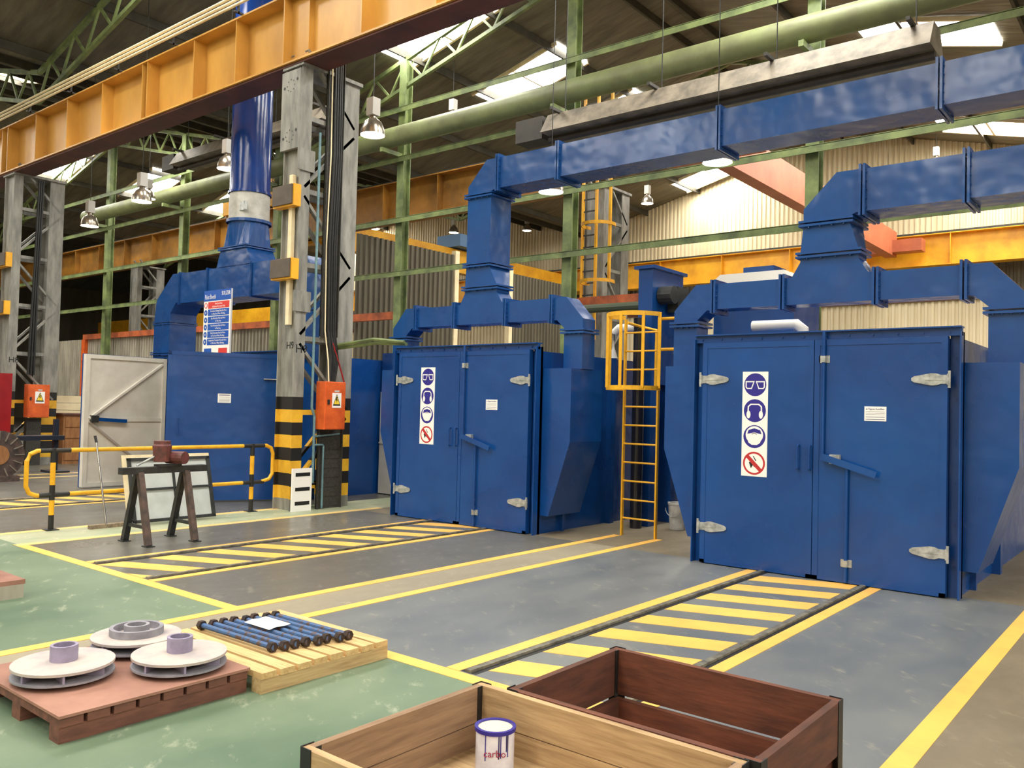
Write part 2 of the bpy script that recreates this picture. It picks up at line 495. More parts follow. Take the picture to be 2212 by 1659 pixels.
def ibeam(mb, x0, x1, y0, y1, z0, z1, tf=0.03, tw=0.02):
    ym = (y0 + y1) / 2
    mb.box(x0, x1, y0, y1, z0, z0 + tf).box(x0, x1, y0, y1, z1 - tf, z1).box(x0, x1, ym - tw / 2, ym + tw / 2, z0 + tf, z1 - tf)
    return mb
def crane_beam(name, label, x0, x1, y0, y1, z0, z1, m, stiff, rail=True):
    t = thing(name, label, 'crane beam', ((x0 + x1) / 2, (y0 + y1) / 2, z0))
    ibeam(MB(), x0, x1, y0, y1, z0, z1).build('girder', m, t)
    ym = (y0 + y1) / 2
    for x in stiff:
        MB().box(x - .012, x + .012, y0 + 0.02, ym - 0.01, z0 + .03, z1 - .03).build('stiffener', m, t)
    if rail:
        MB().box(x0, x1, ym - .05, ym + .05, z1, z1 + .12).build('crane_rail', DARKST, t)
    return t
hb = crane_beam('crane_beam', 'big yellow crane runway beam crossing the top left corner', -46, -1.5, 8.42, 9.0, 7.44, 8.64, CRANE,
                [-23.95, -23.6, -21.9, -20.2, -18.5, -16.75, -16.55, -14.8, -13.4, -11.98, -10.0, -8.4, -6.7, -5.0])
MB().box(-46, -1.5, 8.46, 8.96, 7.40, 7.44).build('bearing_strip', BROWNB, hb)
MB().box(-12.1, -11.5, 8.6, 8.7, 7.47, 8.61).build('splice_plate', CRANE, hb)
cb = thing('conductor_bars', 'three cream conductor bars running along the top of the yellow crane beam', 'conductor bars', (-20, 8.4, 8.64))
for k in range(3):
    MB().tube([(-46, 8.30 - 0.0 * k, 8.78 + 0.085 * k), (-8.5, 8.30, 8.78 + 0.085 * k)], 0.026, 8).build('bar', CREAM, cb)
for i in range(16):
    x = -44 + 2.2 * i
    MB().box(x - .02, x + .02, 8.26, 8.44, 8.64, 8.67).box(x - .02, x + .02, 8.33, 8.36, 8.64, 9.0).build('bracket', BLACK, cb)
crane_beam('crane_beam', 'dull ochre crane beam in the middle distance behind the green columns', -58, -12.4, 17.65, 18.2, 7.42, 8.6, OCHRE,
           [-12.6 - 2.35 * k for k in range(19)])
crane_beam('crane_beam', 'bright yellow crane beam along the far wall', -47, 11, 33.95, 34.5, 7.42, 8.6, CRANE2, [-46 + 3 * k for k in range(19)])

def lattice_column(name, label, x0, x1, y0, y1, zt, stencil=None, hazard=True, detail=True):
    t = thing(name, label, 'column', ((x0 + x1) / 2, (y0 + y1) / 2, 0))
    d = 0.2
    zb = 1.87 if hazard else 0.0
    for a, b, nm in ((y0, y0 + .21, "leg"), (y1 - .36, y1, "leg")):
        g = MB()
        def sect(g, z0, z1):
            g.box(x0, x0 + .025, a, b, z0, z1).box(x1 - .025, x1, a, b, z0, z1).box(x0 + .025, x1 - .025, (a + b) / 2 - .05, (a + b) / 2 - .03, z0, z1)
        sect(g, zb, zt)
        leg = g.build(nm, GREYP, t)
        if hazard:
            g = MB(); sect(g, 0.19, zb); g.build('hazard_paint', HAZ, leg)
            g = MB(); sect(g, 0.0, 0.19); g.build('foot', GREYP, leg)
    n = 6
    ya, yb = y0 + d, y1 - d
    h = zt / n
    for f, xx in (('near', x1 - .04), ('far', x0 + .04)):
        for i in range(n):
            z = 0.35 + i * h
            MB().box(xx - .03, xx + .03, ya - .15, yb + .15, z, z + .08).build('strut', HAZ if (z < 1.8 and hazard) else GREYP, t)
            p, q = ((xx, ya - .1, z + .1), (xx, yb + .1, z + h - .05))
            if i % 2:
                p, q = (xx, ya - .1, z + h - .05), (xx, yb + .1, z + .1)
            MB().bar(p, q, 0.05, 0.08, (1, 0, 0)).build('brace', HAZ if (z < 1.4 and hazard and i == 0) else GREYP, t)
    MB().box(x0 - .05, x1 + .05, y0 - .03, y1 + .03, zt, zt + .06).build('cap_plate', GREYP, t)
    if stencil:
        text('stencil', stencil, (x1 + .002, y0 + .02, 2.66), 0.2, INK, t, '+x')
    return t
def hazard_mat():
    m = mat('yellow black hazard bands', lin(230, 180, 50), lin(212, 160, 40), rough=0.5, scale=5)
    nt = m.node_tree
    b = nt.nodes['Principled BSDF']
    src = b.inputs['Base Color'].links[0].from_socket
    geo = nt.nodes.new('ShaderNodeNewGeometry')
    sx = nt.nodes.new('ShaderNodeSeparateXYZ')
    nt.links.new(geo.outputs['Position'], sx.inputs[0])
    def M(op, a, v):
        n = nt.nodes.new('ShaderNodeMath'); n.operation = op
        nt.links.new(a, n.inputs[0]); n.inputs[1].default_value = v
        return n.outputs[0]
    h = M('GREATER_THAN', M('FRACT', M('DIVIDE', M('SUBTRACT', sx.outputs[2], 0.19), 0.42), 0), 0.5)
    mx = nt.nodes.new('ShaderNodeMix'); mx.data_type = 'RGBA'
    mx.inputs[7].default_value = lin(30, 29, 27)
    nt.links.new(h, mx.inputs[0]); nt.links.new(src, mx.inputs[6]); nt.links.new(mx.outputs[2], b.inputs['Base Color'])
    return m
HAZ = hazard_mat()

# ------------------------------------------------------------------ columns
h9 = lattice_column('lattice_column', 'grey lattice column stencilled H9 with black and yellow bands at its foot', -11.95, -11.49, 8.5, 9.72, 7.36, 'H9')
text('stencil', 'H9', (-11.78, 8.55, 2.72), 0.17, INK, h9, '-y')
MB().box(-11.97, -11.47, 8.44, 8.5, 5.98, 7.30).build('gusset_plate', GREYP, h9)
for z in (7.05, 6.2):
    g = MB()
    for k in range(8):
        a = k * math.pi / 4
        g.disc((-11.72 + .1 * math.cos(a), 8.437, z + .1 * math.sin(a)), 0.012, 8, 'y')
    for s in (-1, 1):
        g.disc((-11.72 + s * .17, 8.436, z + s * .05 + .03), 0.026, 8, 'y')
    g.build('bolt_holes', DARKST, h9)
for z0, z1 in ((5.0, 5.36), (3.8, 4.14)):
    bb = MB().box(-12.0, -11.44, 8.36, 8.5, z0, z1).build('bumper_block', CRANE2, h9)
    MB().box(-11.99, -11.47, 8.33, 8.36, z0 + .03, z1 - .01).build('bumper_pad', mat('grey brown pad', lin(96, 86, 76), lin(80, 72, 64), rough=0.7), bb)
for z0, z1 in ((5.62, 5.98), (3.28, 3.62)):
    MB().box(-11.49, -11.465, 8.44, 8.78, z0, z1).build('side_plate', GREYP, h9)
MB().box(-11.71, -11.62, 8.46, 8.53, 3.06, 5.55).build('light_batten', CREAM, h9)
# the cable tray that climbs the column
ct = thing('cable_tray', 'dark perforated cable tray climbing the H9 column', 'cable tray', (-11.4, 9.15, 0))
for nm, a, b, z0, z1 in (('upper_tray', 8.98, 9.32, 2.9, 7.7), ('lower_tray', 9.0, 9.5, 0.0, 1.34)):
    g = MB().box(-11.47, -11.455, a, b, z0, z1).box(-11.47, -11.40, a, a + .012, z0, z1).box(-11.47, -11.40, b - .012, b, z0, z1)
    for i in range(int((z1 - z0) / .16)):
        g.box(-11.456, -11.45, a + .02, b - .02, z0 + .04 + .16 * i, z0 + .10 + .16 * i)
    g.build(nm, MESHM, ct)
for k, (c, r, y) in enumerate(((CREAM, .012, 9.06), (BLACK, .022, 9.13), (BLACK, .02, 9.18), (BLACK, .018, 9.23), (BLACK, .02, 9.27))):
    MB().tube([(-11.43, y, 7.6), (-11.42, y + .015, 6.0), (-11.43, y - .02, 4.4), (-11.42, y + .0, 3.0), (-11.35, y + .03, 2.5), (-11.33, 9.1 + .03 * k, 2.14)], r, 6).build('cable', c, ct)
MB().tube([(-11.38, 9.2, 2.8), (-11.33, 9.33, 2.4), (-11.3, 9.42, 2.1)], 0.014, 6).build('cable', REDM, ct)
pp = thing('conduit_pipe', 'thin pale blue pipe run beside the foot of the H9 column', 'pipe', (-11.36, 8.85, 0))
MB().tube([(-11.40, 8.82, 6.3), (-11.40, 8.82, 1.7), (-11.40, 8.88, 1.55), (-11.40, 8.88, 0.45)], 0.022, 8).build('upright', TEAL, pp)
MB().tube([(-11.40, 8.88, 1.22), (-11.38, 9.4, 1.26)], 0.016, 8).build('branch', TEAL, pp)
MB().tube([(-11.38, 8.88, 1.08), (-11.38, 9.05, 1.08), (-11.38, 9.07, 1.06), (-11.38, 9.07, 0.02)], 0.018, 8).build('drop_pipe', TEAL, pp)
def orange_box(name, label, x0, x1, y0, y1, z0, z1):
    t = MB().box(x0, x1, y0, y1, z0, z1).build(name, ORANGE, None, bevel=0.008)
    tag(t, label, 'switch box')
    MB().box(x1, x1 + .012, y0 + .015, y1 - .012, z0 + .015, z1 - .015).build('door', ORANGE, t)
    ym, s = (y0 + y1) / 2 + .02, (y1 - y0) * .36
    zc = z1 - (z1 - z0) * .38
    g = MB().box(x1 + .012, x1 + .015, ym - s * .62, ym + s * .62, zc - s * .85, zc + s * .75, 0)
    tri = lambda k, x, mi: g.add([(x, ym - s * .52 * k, zc - s * .62 * k - .0), (x, ym + s * .52 * k, zc - s * .62 * k), (x, ym, zc + s * .66 * k)], [(0, 1, 2)], mi)
    tri(1.0, x1 + .0156, 1); tri(0.74, x1 + .0162, 2)
    g.add([(x1 + .017, ym - .01, zc + .05), (x1 + .017, ym + .016, zc + .05), (x1 + .017, ym + .002, zc + .012), (x1 + .017, ym + .02, zc + .012),
           (x1 + .017, ym - .012, zc - .062), (x1 + .017, ym - .002, zc - .008), (x1 + .017, ym - .022, zc - .008)], [(0, 1, 2, 3, 4, 5, 6)], 1)
    g.build('warning_sticker', [WHITE, INK, SIGNY], t)
    MB().box(x1 + .012, x1 + .03, y0 + .04, y0 + .08, (z0 + z1) / 2 + .02, (z0 + z1) / 2 + .1).build('latch', DARKST, t)
    MB().box(x1 + .012, x1 + .016, ym - .05, ym + .05, zc + s * .85, zc + s * 1.05).build('tag', GREYPL, t)
    return t
orange_box('switch_box', 'orange electrical box with warning triangle fixed to the H9 column', -11.44, -11.2, 8.93, 9.36, 1.34, 2.14)
h8 = lattice_column('lattice_column', 'grey lattice column stencilled H8 at the left edge', -23.8, -23.2, 8.5, 9.72, 7.36, 'H8')
for z0, z1 in ((5.0, 5.36), (3.8, 4.14)):
    bb = MB().box(-23.9, -23.15, 8.36, 8.5, z0, z1).build('bumper_block', CRANE2, h8)
    MB().box(-23.89, -23.2, 8.33, 8.36, z0 + .03, z1 - .01).build('bumper_pad', mat('grey brown pad', lin(96, 86, 76)), bb)
for k in range(3):
    MB().tube([(-23.1, 9.05 + .05 * k, 7.3), (-23.1, 9.0 + .05 * k, 4.5), (-23.1, 8.95 + .07 * k, 2.3)], 0.03, 6).build('cable', BLACK, h8)
MB().box(-23.2, -23.05, 8.95, 9.3, 0, 1.2).build('cable_guard', MESHM, h8)
orange_box('switch_box', 'orange electrical box with warning triangle beside the red machine', -23.1, -22.85, 8.88, 9.4, 1.22, 2.06)
lattice_column('lattice_column', 'grey green lattice column seen under the ochre beam on the left', -35.5, -34.9, 17.7, 18.9, 7.36, None, False)
jc = lattice_column('lattice_column', 'grey lattice column carrying the yellow caged ladder behind the booths', -12.1, -11.5, 17.7, 18.9, 7.36, None, False)

# ------------------------------------------------------------------ paint booths
def hinge(parent, x, y, z, s):
    # strap hinge: barrel at x, strap pointing along s (+1 / -1 in x)
    poly = [(0, -.045), (.06, -.045), (.10, -.06), (.15, -.062), (.31, -.03), (.335, -.012), (.335, .012), (.31, .03), (.15, .062), (.10, .06), (.06, .045), (0, .045)]
    if s < 0:
        poly = poly[::-1]
    g = MB().prism([(x + s * u, z + v) for u, v in poly], 'y', y - .012, y)
    g.box(min(x, x - s * .03), max(x, x - s * .03), y - .03, y - .002, z - .055, z + .055)
    g.tube([(x - s * .02, y - .02, z - .085), (x - s * .02, y - .02, z + .085)], .014, 8)
    g.box(min(x + s * .04, x + s * .2), max(x + s * .04, x + s * .2), y - .017, y - .012, z - .008, z + .008)
    return g.build('strap_hinge', GALV, parent)
def rrect(cx, cz, hw, hh, k=.3, skew=0.0):
    pts = []
    for sx, sz in ((1, 1), (-1, 1), (-1, -1), (1, -1)):
        ox, oz = sx * hw, sz * hh
        c = k * min(hw, hh)
        tap = 1 - skew * (sz < 0)
        a, b = (ox * tap, oz - sz * c), (ox * tap - sx * c, oz)
        pts += [a, b] if sx * sz > 0 else [b, a]
    return [(cx + u, cz + v) for u, v in pts]
def safety_sign(parent, x0, z0, y):
    g = MB().box(x0, x0 + .305, y - .004, y, z0, z0 + 1.2)
    def flat(poly, lay, mi):
        g.add([(u, y - .004 - .0006 * lay, v) for u, v in poly], [tuple(range(len(poly)))[::-1]], mi)
    cx = x0 + .152
    cz = [z0 + 1.05, z0 + .752, z0 + .455, z0 + .15]
    circ = lambda c, r, n=28, sx=1.0: [(c[0] + r * sx * math.cos(2 * math.pi * k / n), c[1] + r * math.sin(2 * math.pi * k / n)) for k in range(n)]
    for c in cz[:3]:
        flat(circ((cx, c), .132), 1, 1)
    for s in (-1, 1):   # goggles
        u = cx + s * .058
        o = [(u - s * .052, cz[0] + .042), (u + s * .058, cz[0] + .042), (u + s * .058, cz[0] - .03), (u + s * .04, cz[0] - .05), (u - s * .018, cz[0] - .05)]
        i = [(u - s * .036, cz[0] + .028), (u + s * .044, cz[0] + .028), (u + s * .044, cz[0] - .026), (u + s * .034, cz[0] - .036), (u - s * .01, cz[0] - .036)]
        flat(o if s < 0 else o[::-1], 2, 0); flat(i if s < 0 else i[::-1], 3, 1)
    c = cz[1]            # ear defenders
    flat([(cx - .09, c - .06), (cx - .085, c + .05), (cx - .05, c + .08), (cx + .05, c + .08), (cx + .085, c + .05), (cx + .09, c - .06)], 2, 0)
    flat([(cx - .074, c - .062), (cx - .07, c + .044), (cx - .042, c + .066), (cx + .042, c + .066), (cx + .07, c + .044), (cx + .074, c - .062)], 3, 1)
    for s in (-1, 1):
        flat(circ((cx + s * .074, c - .045), .045, 16, .55), 4, 0)
    c = cz[2]            # dust mask
    flat(circ((cx, c + .02), .1, 24, 1.05), 2, 0)
    flat([(cx - .085, c + .03), (cx - .07, c + .075), (cx, c + .095), (cx + .07, c + .075), (cx + .085, c + .03), (cx + .03, c + .04), (cx, c + .05), (cx - .03, c + .04)], 3, 1)
    flat([(cx - .09, c - .0), (cx + .09, c - .0), (cx + .07, c - .07), (cx + .03, c - .095), (cx - .03, c - .095), (cx - .07, c - .07)][::-1], 3, 0)
    flat([(cx - .03, c + .022), (cx, c + .038), (cx + .03, c + .022), (cx + .03, c + .03), (cx, c + .046), (cx - .03, c + .03)], 4, 3)
    c = cz[3]            # no smoking or flames
    flat(circ((cx, c), .132), 1, 2); flat(circ((cx, c), .11), 2, 0)
    flat([(cx - .06, c + .01), (cx - .035, c - .06), (cx - .01, c - .02), (cx - .02, c + .03)], 3, 3)
    flat([(cx - .01, c - .03), (cx + .03, c - .055), (cx + .012, c + .01)], 3, 3)
    flat([(cx - .005, c + .085), (cx + .03, c + .03), (cx + .02, c + .024), (cx - .014, c + .08)], 3, 3)
    flat([(cx - .098, c + .068), (cx - .068, c + .098), (cx + .098, c - .068), (cx + .068, c - .098)], 4, 2)
    return g.build('safety_sign', [WHITE, PICTB, PICTR, INK], parent)
def booth(name, label, cx, fy, sdz):
    t = thing(name, label, 'booth', (cx, fy, 0))
    W = 1.42
    y0 = fy + .06
    MB().box(cx - W, cx + W, y0 + .04, fy + 5.0, .0, 2.6).build('body', BLUE, t)
    for s in (-1, 1):
        a, b = (cx - W - .03, cx - W + .09) if s < 0 else (cx + W - .09, cx + W + .03)
        g = MB().box(a, b, y0 - .0, y0 + .05, 0, 2.66)
        e = cx + s * (W + .03)
        g.box(min(e, e - s * .012), max(e, e - s * .012), fy - .05, y0 + .05, 0, 2.66)
        e2 = cx + s * (W - .005)
        for k in range(6):
            g.tube([(e2 - s * .03, y0, .3 + .42 * k), (e2 - s * .03, y0 - .012, .3 + .42 * k)], .012, 6)
        g.build('frame_post', BLUE, t)
        # rib further back along the side wall
        w = cx + s * W
        g = MB().box(min(w, w + s * .09), max(w, w + s * .09), fy + 1.86, fy + 1.98, 0, 2.6)
        g.build('side_rib', BLUE, t)
        # side plenum with tapered foot
        fo = fy + .13
        poly = [(s * W, 2.355), (s * 1.93, 2.355), (s * 1.93, 1.325), (s * 1.585, .265), (s * W, .265)]
        if s > 0:
            poly = poly[::-1]
        MB().prism([(cx + u, v) for u, v in poly], 'y', fo, fo + .79).build('plenum', BLUE, t)
        MB().box(min(w, w + s * .06), max(w, w + s * .06), fo + .5, fo + .56, 0, .27).build('plenum_leg', BLUE, t)
    hd = MB().box(cx - W - .03, cx + W + .03, fy - .06, fy + .1, 2.70, 2.715).box(cx - W - .03, cx + W + .03, fy - .01, fy + .04, 2.62, 2.70)
    for k in range(12):
        x = cx - W + .06 + k * .245
        hd.tube([(x, fy - .01, 2.655), (x, fy - .025, 2.655)], .013, 6)
    hd.build('hood', BLUE, t)
    yd = fy - .002
    for s, a, b in ((-1, cx - 1.33, cx - .004), (1, cx + .004, cx + 1.33)):
        d = MB().box(a, b, yd - .045, yd + .04, .012, 2.615).build('door', BLUE, t)
        yf = yd - .045
        MB().box(a, b, yf - .006, yf, 2.55, 2.615).box(a, a + .06, yf - .006, yf, .012, 2.55).box(b - .06, b, yf - .006, yf, .012, 2.55).box(a, b, yf - .006, yf, .012, .05).build('edge_strip', BLUE, d)
        e = a if s < 0 else b
        for z in (2.18, .44):
            hinge(d, e + (.0 if s < 0 else .0), yf - .006, z, -s)
        if s < 0:
            safety_sign(d, cx - .825, 1.07 + sdz, yf)
            for u in (-.16, -.03):
                MB().tube([(cx + u, yf, 1.45), (cx + u, yf - .035, 1.455), (cx + u, yf - .045, 1.44), (cx + u, yf - .045, 1.2), (cx + u, yf - .035, 1.185), (cx + u, yf, 1.19)], .012, 8).build('pull_handle', BLUE, d)
        else:
            MB().tube([(cx + .11, yf - .03, 2.7), (cx + .11, yf - .03, 1.36)], .018, 8).build('lock_rod', BLUE, d)
            MB().tube([(cx + .37, yf - .03, 1.22), (cx + .37, yf - .03, .02)], .018, 8).build('lock_rod', BLUE, d)
            for u, z in ((.11, 2.4), (.37, .22)):
                MB().box(cx + u - .058, cx + u + .058, yf - .006, yf, z - .04, z + .04).box(cx + u - .022, cx + u + .022, yf - .056, yf - .006, z - .034, z + .034).build('rod_guide', GALV, d)
            MB().bar((cx + .11, yf - .07, 1.345), (cx + .68, yf - .075, 1.18), .02, .07, (0, 0, 1)).bar((cx + .10, yf - .03, 1.35), (cx + .38, yf - .03, 1.25), .03, .03).build('lever', BLUE, d)
            MB().box(cx + .19, cx + .30, yf - .05, yf, 1.27, 1.37).build('lever_plate', GALV, d)
            st = MB().box(cx + .535, cx + .755, yf - .003, yf, 1.742, 1.895).build('name_plate', WHITE, d)
            g = MB().add([(cx + .55, yf - .004, 1.86), (cx + .568, yf - .004, 1.86), (cx + .559, yf - .004, 1.878)], [(0, 1, 2)])
            for zz, h in ((1.838, .003), (1.822, .003), (1.808, .003), (1.782, .006), (1.756, .006)):
                g.box(cx + .55, cx + .74, yf - .0038, yf - .003, zz, zz + h)
            g.build('plate_print', mat('print grey blue', lin(92, 92, 128), rough=0.6), d)
            text('plate_name', 'Tilgman RotoBlast', (cx + .572, yf - .004, 1.868), .027, mat('print violet', lin(70, 62, 120), rough=0.6), d, '-y', sx=.82)
    return t
booth('spray_booth', 'blue paint booth with closed double doors on the right', -3.255, 9.34, 0.0)
booth('spray_booth', 'blue paint booth with closed double doors in the middle beside the ladder', -8.67, 9.5, 0.11)

# ------------------------------------------------------------------ ducts over the booths
def flange_x(x, y0, y1, z0, z1, t, m=BLUED, e=.045, w=.035):
    g = MB()
    for d in (-w, w):
        a, b = (x + d - .008, x + d + .008) if False else ((x - w, x - w * .25) if d < 0 else (x + w * .25, x + w))
        g.box(a, b, y0 - e, y1 + e, z0 - e, z0).box(a, b, y0 - e, y1 + e, z1, z1 + e).box(a, b, y0 - e, y0, z0, z1).box(a, b, y1, y1 + e, z0, z1)
    for k in range(5):
        z = z0 + (z1 - z0) * (k + .5) / 5
        g.tube([(x + w, y0 - e * .5, z), (x + w * 1.25, y0 - e * .5, z)], .011, 6)
    return g.build('flange', m, t)
def flange_z(z, x0, x1, y0, y1, t, m=BLUED, e=.045, w=.035):
    g = MB()
    for a, b in ((z - w, z - w * .25), (z + w * .25, z + w)):
        g.box(x0 - e, x1 + e, y0 - e, y0, a, b).box(x0 - e, x1 + e, y1, y1 + e, a, b).box(x0 - e, x0, y0, y1, a, b).box(x1, x1 + e, y0, y1, a, b)
    for k in range(4):
        x = x0 + (x1 - x0) * (k + .5) / 4
        g.tube([(x, y0 - e * .5, z - w), (x, y0 - e * .5, z - w * 1.4)], .012, 6)
    return g.build('flange', m, t)
def duct(name, label, cx, y0, dep, updep, x_end, ztop, zbot, main_fl, stem):
    t = thing(name, label, 'duct', (cx, y0, 2.36))
    y1 = y0 + dep
    P = lambda pts, s: [(cx + s * u, v) for u, v in pts][::1 if s > 0 else -1]
    for s in (-1, 1):
        a, b = sorted((cx + s * 1.62, cx + s * 1.94))
        MB().box(a, b, y0, y1, 2.356, 2.88).build('riser', BLUED, t)
        flange_z(2.895, a, b, y0, y1, t)
        MB().prism(P([(1.62, 2.92), (1.62, 2.94), (1.49, 3.06), (1.43, 3.06), (1.43, 3.39), (1.645, 3.39), (1.94, 3.07), (1.94, 2.92)], s), 'y', y0, y1).build('elbow', BLUED, t)
        flange_x(cx + s * 1.395, y0, y1, 3.065, 3.39, t)
        a, b = sorted((cx + s * 1.36, cx + s * .56))
        MB().box(a, b, y0, y1, 3.07, 3.385).build('header_section', BLUED, t)
        flange_x(cx + s * .525, y0, y1, 3.065, 3.39, t)
    MB().prism([(cx + u, v) for u, v in ((-.49, 3.07), (.49, 3.07), (.49, 3.39), (.44, 3.39), (.33, 3.56), (.33, 3.6), (-.32, 3.6), (-.32, 3.56), (-.42, 3.39), (-.49, 3.39))], 'y', y0, y1).build('tee', BLUED, t)
    flange_z(3.635, cx - .32, cx + .33, y0, y1, t)
    xl, xr, zz = stem
    MB().hexa([(cx - .32, y0, 3.67), (cx + .33, y0, 3.67), (cx + .33, y1, 3.67), (cx - .32, y1, 3.67)],
              [(cx + xl, y0, 3.965), (cx + xr, y0, 3.965), (cx + xr, y0 + updep, 3.965), (cx + xl, y0 + updep, 3.965)]).build('transition', BLUED, t)
    flange_z(4.0, cx + xl, cx + xr, y0, y0 + updep, t)
    yu = y0 + updep
    if zz > 4.2:
        MB().box(cx + xl, cx + xr, y0, yu, 4.035, zz - .035).build('stem', BLUED, t)
        flange_z(zz, cx + xl, cx + xr, y0, yu, t)
        zs = zz + .035
    else:
        zs = 4.035
    MB().prism([(cx + u, v) for u, v in ((xl, zs), (xr, zs), (xr + .06, zbot), (xr + .1, zbot), (xr + .1, ztop), (xl + .37, ztop), (xl, max(ztop - .38, zs + .03)))], 'y', y0, yu).build('elbow', BLUED, t)
    xa = cx + xr + .135
    flange_x(xa, y0, yu, zbot, ztop, t)
    for xf in main_fl + [x_end]:
        MB().box(xa + .035, xf - .035, y0, yu, zbot + .005, ztop - .005).build('trunk_section', BLUED, t)
        flange_x(xf, y0, yu, zbot, ztop, t)
        xa = xf
    return t
duct('exhaust_duct', 'blue square duct rising from the middle booth and crossing high to the right', -8.655, 9.85, .31, .49, 3.4, 5.63, 5.15, [-7.21, -4.70, -2.15, .4], (-.305, .175, 5.09))
duct('exhaust_duct', 'blue square duct rising from the right-hand booth and leaving low to the right', -3.26, 9.7, .31, .5, 2.6, 4.555, 4.07, [-1.85, .6], (-.29, .235, 4.0))

# ------------------------------------------------------------------ the open booth on the left
b1 = thing('spray_booth', 'blue paint booth on the left with both doors swung open', 'booth', (-14.9, 9.3, 0))
MB().box(-17.05, -16.95, 9.36, 15, 0, 2.6).build('side_wall', BLUE, b1)
MB().box(-12.85, -12.72, 9.36, 15, 0, 2.6).build('side_wall', BLUE, b1)
MB().box(-17.05, -12.72, 9.36, 15, 2.6, 2.66).build('roof', BLUE, b1)
MB().box(-17.05, -12.72, 14.9, 15, 0, 2.6).build('rear_wall', WHITEP, b1)
MB().box(-17.1, -12.7, 9.24, 9.4, 2.70, 2.715).box(-17.1, -12.7, 9.3, 9.34, 2.6, 2.70).build('hood', BLUE, b1)
for x0, x1 in ((-17.1, -16.98), (-12.84, -12.72)):
    MB().box(x0, x1, 9.3, 9.38, 0, 2.64).build('frame_post', BLUE, b1)
for x0, x1, s in ((-18.15, -17.1, -1), (-12.68, -12.3, 1)):
    poly = [(x0, 2.5), (x1, 2.5), (x1, .3), (x0 + (.4 if s < 0 else 0), .3), (x0, 1.3)]
    MB().prism(poly[::-1], 'y', 9.55, 10.4).build('plenum', BLUE, b1)
def leaf(parent, hx, hy, fx, fy, outside, name):
    # a leaf standing open between hinge (hx,hy) and free edge (fx,fy); outside = True shows the blue face to +x / -y
    h, f = Vector((hx, hy, 0)), Vector((fx, fy, 0))
    d = (f - h); L = d.length; d.normalize()
    n = Vector((-d.y, d.x, 0))
    if n.dot(Vector((1, -1, 0))) < 0:
        n = -n           # n points to the viewer's side
    def B(g, a0, a1, t0, t1, z0, z1, mi=0):
        pts = [h + d * a + n * t for a, t in ((a0, t0), (a1, t0), (a1, t1), (a0, t1))]
        area = (pts[1] - pts[0]).cross(pts[3] - pts[0]).z
        if area < 0:
            pts = pts[::-1]
        g.hexa([p + Vector((0, 0, z0)) for p in pts], [p + Vector((0, 0, z1)) for p in pts], mi)
        return g
    g = B(MB(), 0, L, -.03, .03, .03, 2.62)
    o = g.build(name, BLUE if outside else WHITEP, parent)
    return o, h, d, n, L, B
dl, h, d, n, L, B = leaf(b1, -16.98, 9.28, -16.86, 7.55, False, 'door')
g = MB(); B(g, 0, L, .03, .07, 2.54, 2.62); B(g, 0, L, .03, .07, .03, .1); B(g, 0, .08, .03, .07, .1, 2.54); B(g, L - .09, L, .03, .07, .1, 2.54); B(g, .08, L - .09, .03, .06, 1.3, 1.37)
g.build('door_rim', WHITEP, dl)
pt = lambda a, z, t=.05: tuple(h + d * a + n * t + Vector((0, 0, z)))
MB().bar(pt(.1, 2.5), pt(L - .1, 1.36), .04, .09, n).build('brace', WHITEP, dl)
MB().bar(pt(L - .1, 1.3), pt(.35, .3), .04, .07, n).build('brace', mat('grey brace', lin(170, 160, 152), rough=0.5), dl)
MB().bar(pt(L - .22, 1.35, .12), pt(L - .85, 1.31, .12), .03, .07).build('lever', BLUE, dl)
MB().bar(pt(L - .12, 1.36, .1), pt(L - .26, 1.35, .1), .09, .13).build('lever_plate', DARKST, dl)
g = MB(); B(g, -.005, L + .012, -.05, -.03, .02, 2.63); g.build('outer_skin', BLUE, dl)
dr, h, d, n, L, B = leaf(b1, -12.82, 9.26, -13.78, 7.58, True, 'door')
g = MB(); B(g, L - .06, L, .03, .036, .03, 2.62); B(g, 0, L, .03, .036, 2.55, 2.62); g.build('edge_strip', BLUE, dr)
pt = lambda a, z, t=.04: tuple(h + d * a + n * t + Vector((0, 0, z)))
MB().bar(pt(.02, 2.18), pt(.34, 2.18), .02, .09, n).build('strap_hinge', GALV, dr)
MB().tube([pt(L - .2, 1.45), pt(L - .2, 1.45, .08), pt(L - .2, 1.2, .08), pt(L - .2, 1.2)], .012, 8).build('pull_handle', BLUE, dr)
g = MB(); B(g, L - 1.05, L - .83, .032, .036, 1.74, 1.9); g.build('name_plate', WHITE, dr)
g = MB()
for zz, hh in ((1.868, .014), (1.838, .004), (1.82, .004), (1.8, .004), (1.775, .006), (1.755, .006)):
    B(g, L - 1.03, L - .85, .036, .0368, zz, zz + hh)
g.build('plate_print', mat('print grey blue', lin(92, 92, 128)), dr)

d1 = thing('exhaust_duct', 'wide blue duct over the open booth with a round stack', 'duct', (-15.2, 9.65, 2.5))
Y0, Y1 = 9.65, 10.28
MB().box(-18.2, -17.52, Y0, Y1, 2.5, 3.46).build('riser', BLUED, d1)
flange_z(2.78, -18.2, -17.52, Y0, Y1, d1); flange_z(3.46, -18.2, -17.52, Y0, Y1, d1, e=.02)
MB().prism([(-18.2, 3.48), (-17.52, 3.48), (-17.52, 3.66), (-17.3, 3.88), (-17.18, 3.88), (-17.18, 4.52), (-17.46, 4.52), (-18.12, 3.98)], 'y', Y0, Y1).build('elbow', BLUED, d1)
MB().prism([(-13.0, 3.48), (-12.33, 3.48), (-12.33, 4.0), (-12.78, 4.5), (-13.3, 4.5), (-13.3, 3.86), (-13.2, 3.86), (-13.0, 3.66)], 'y', Y0, Y1).build('elbow', BLUED, d1)
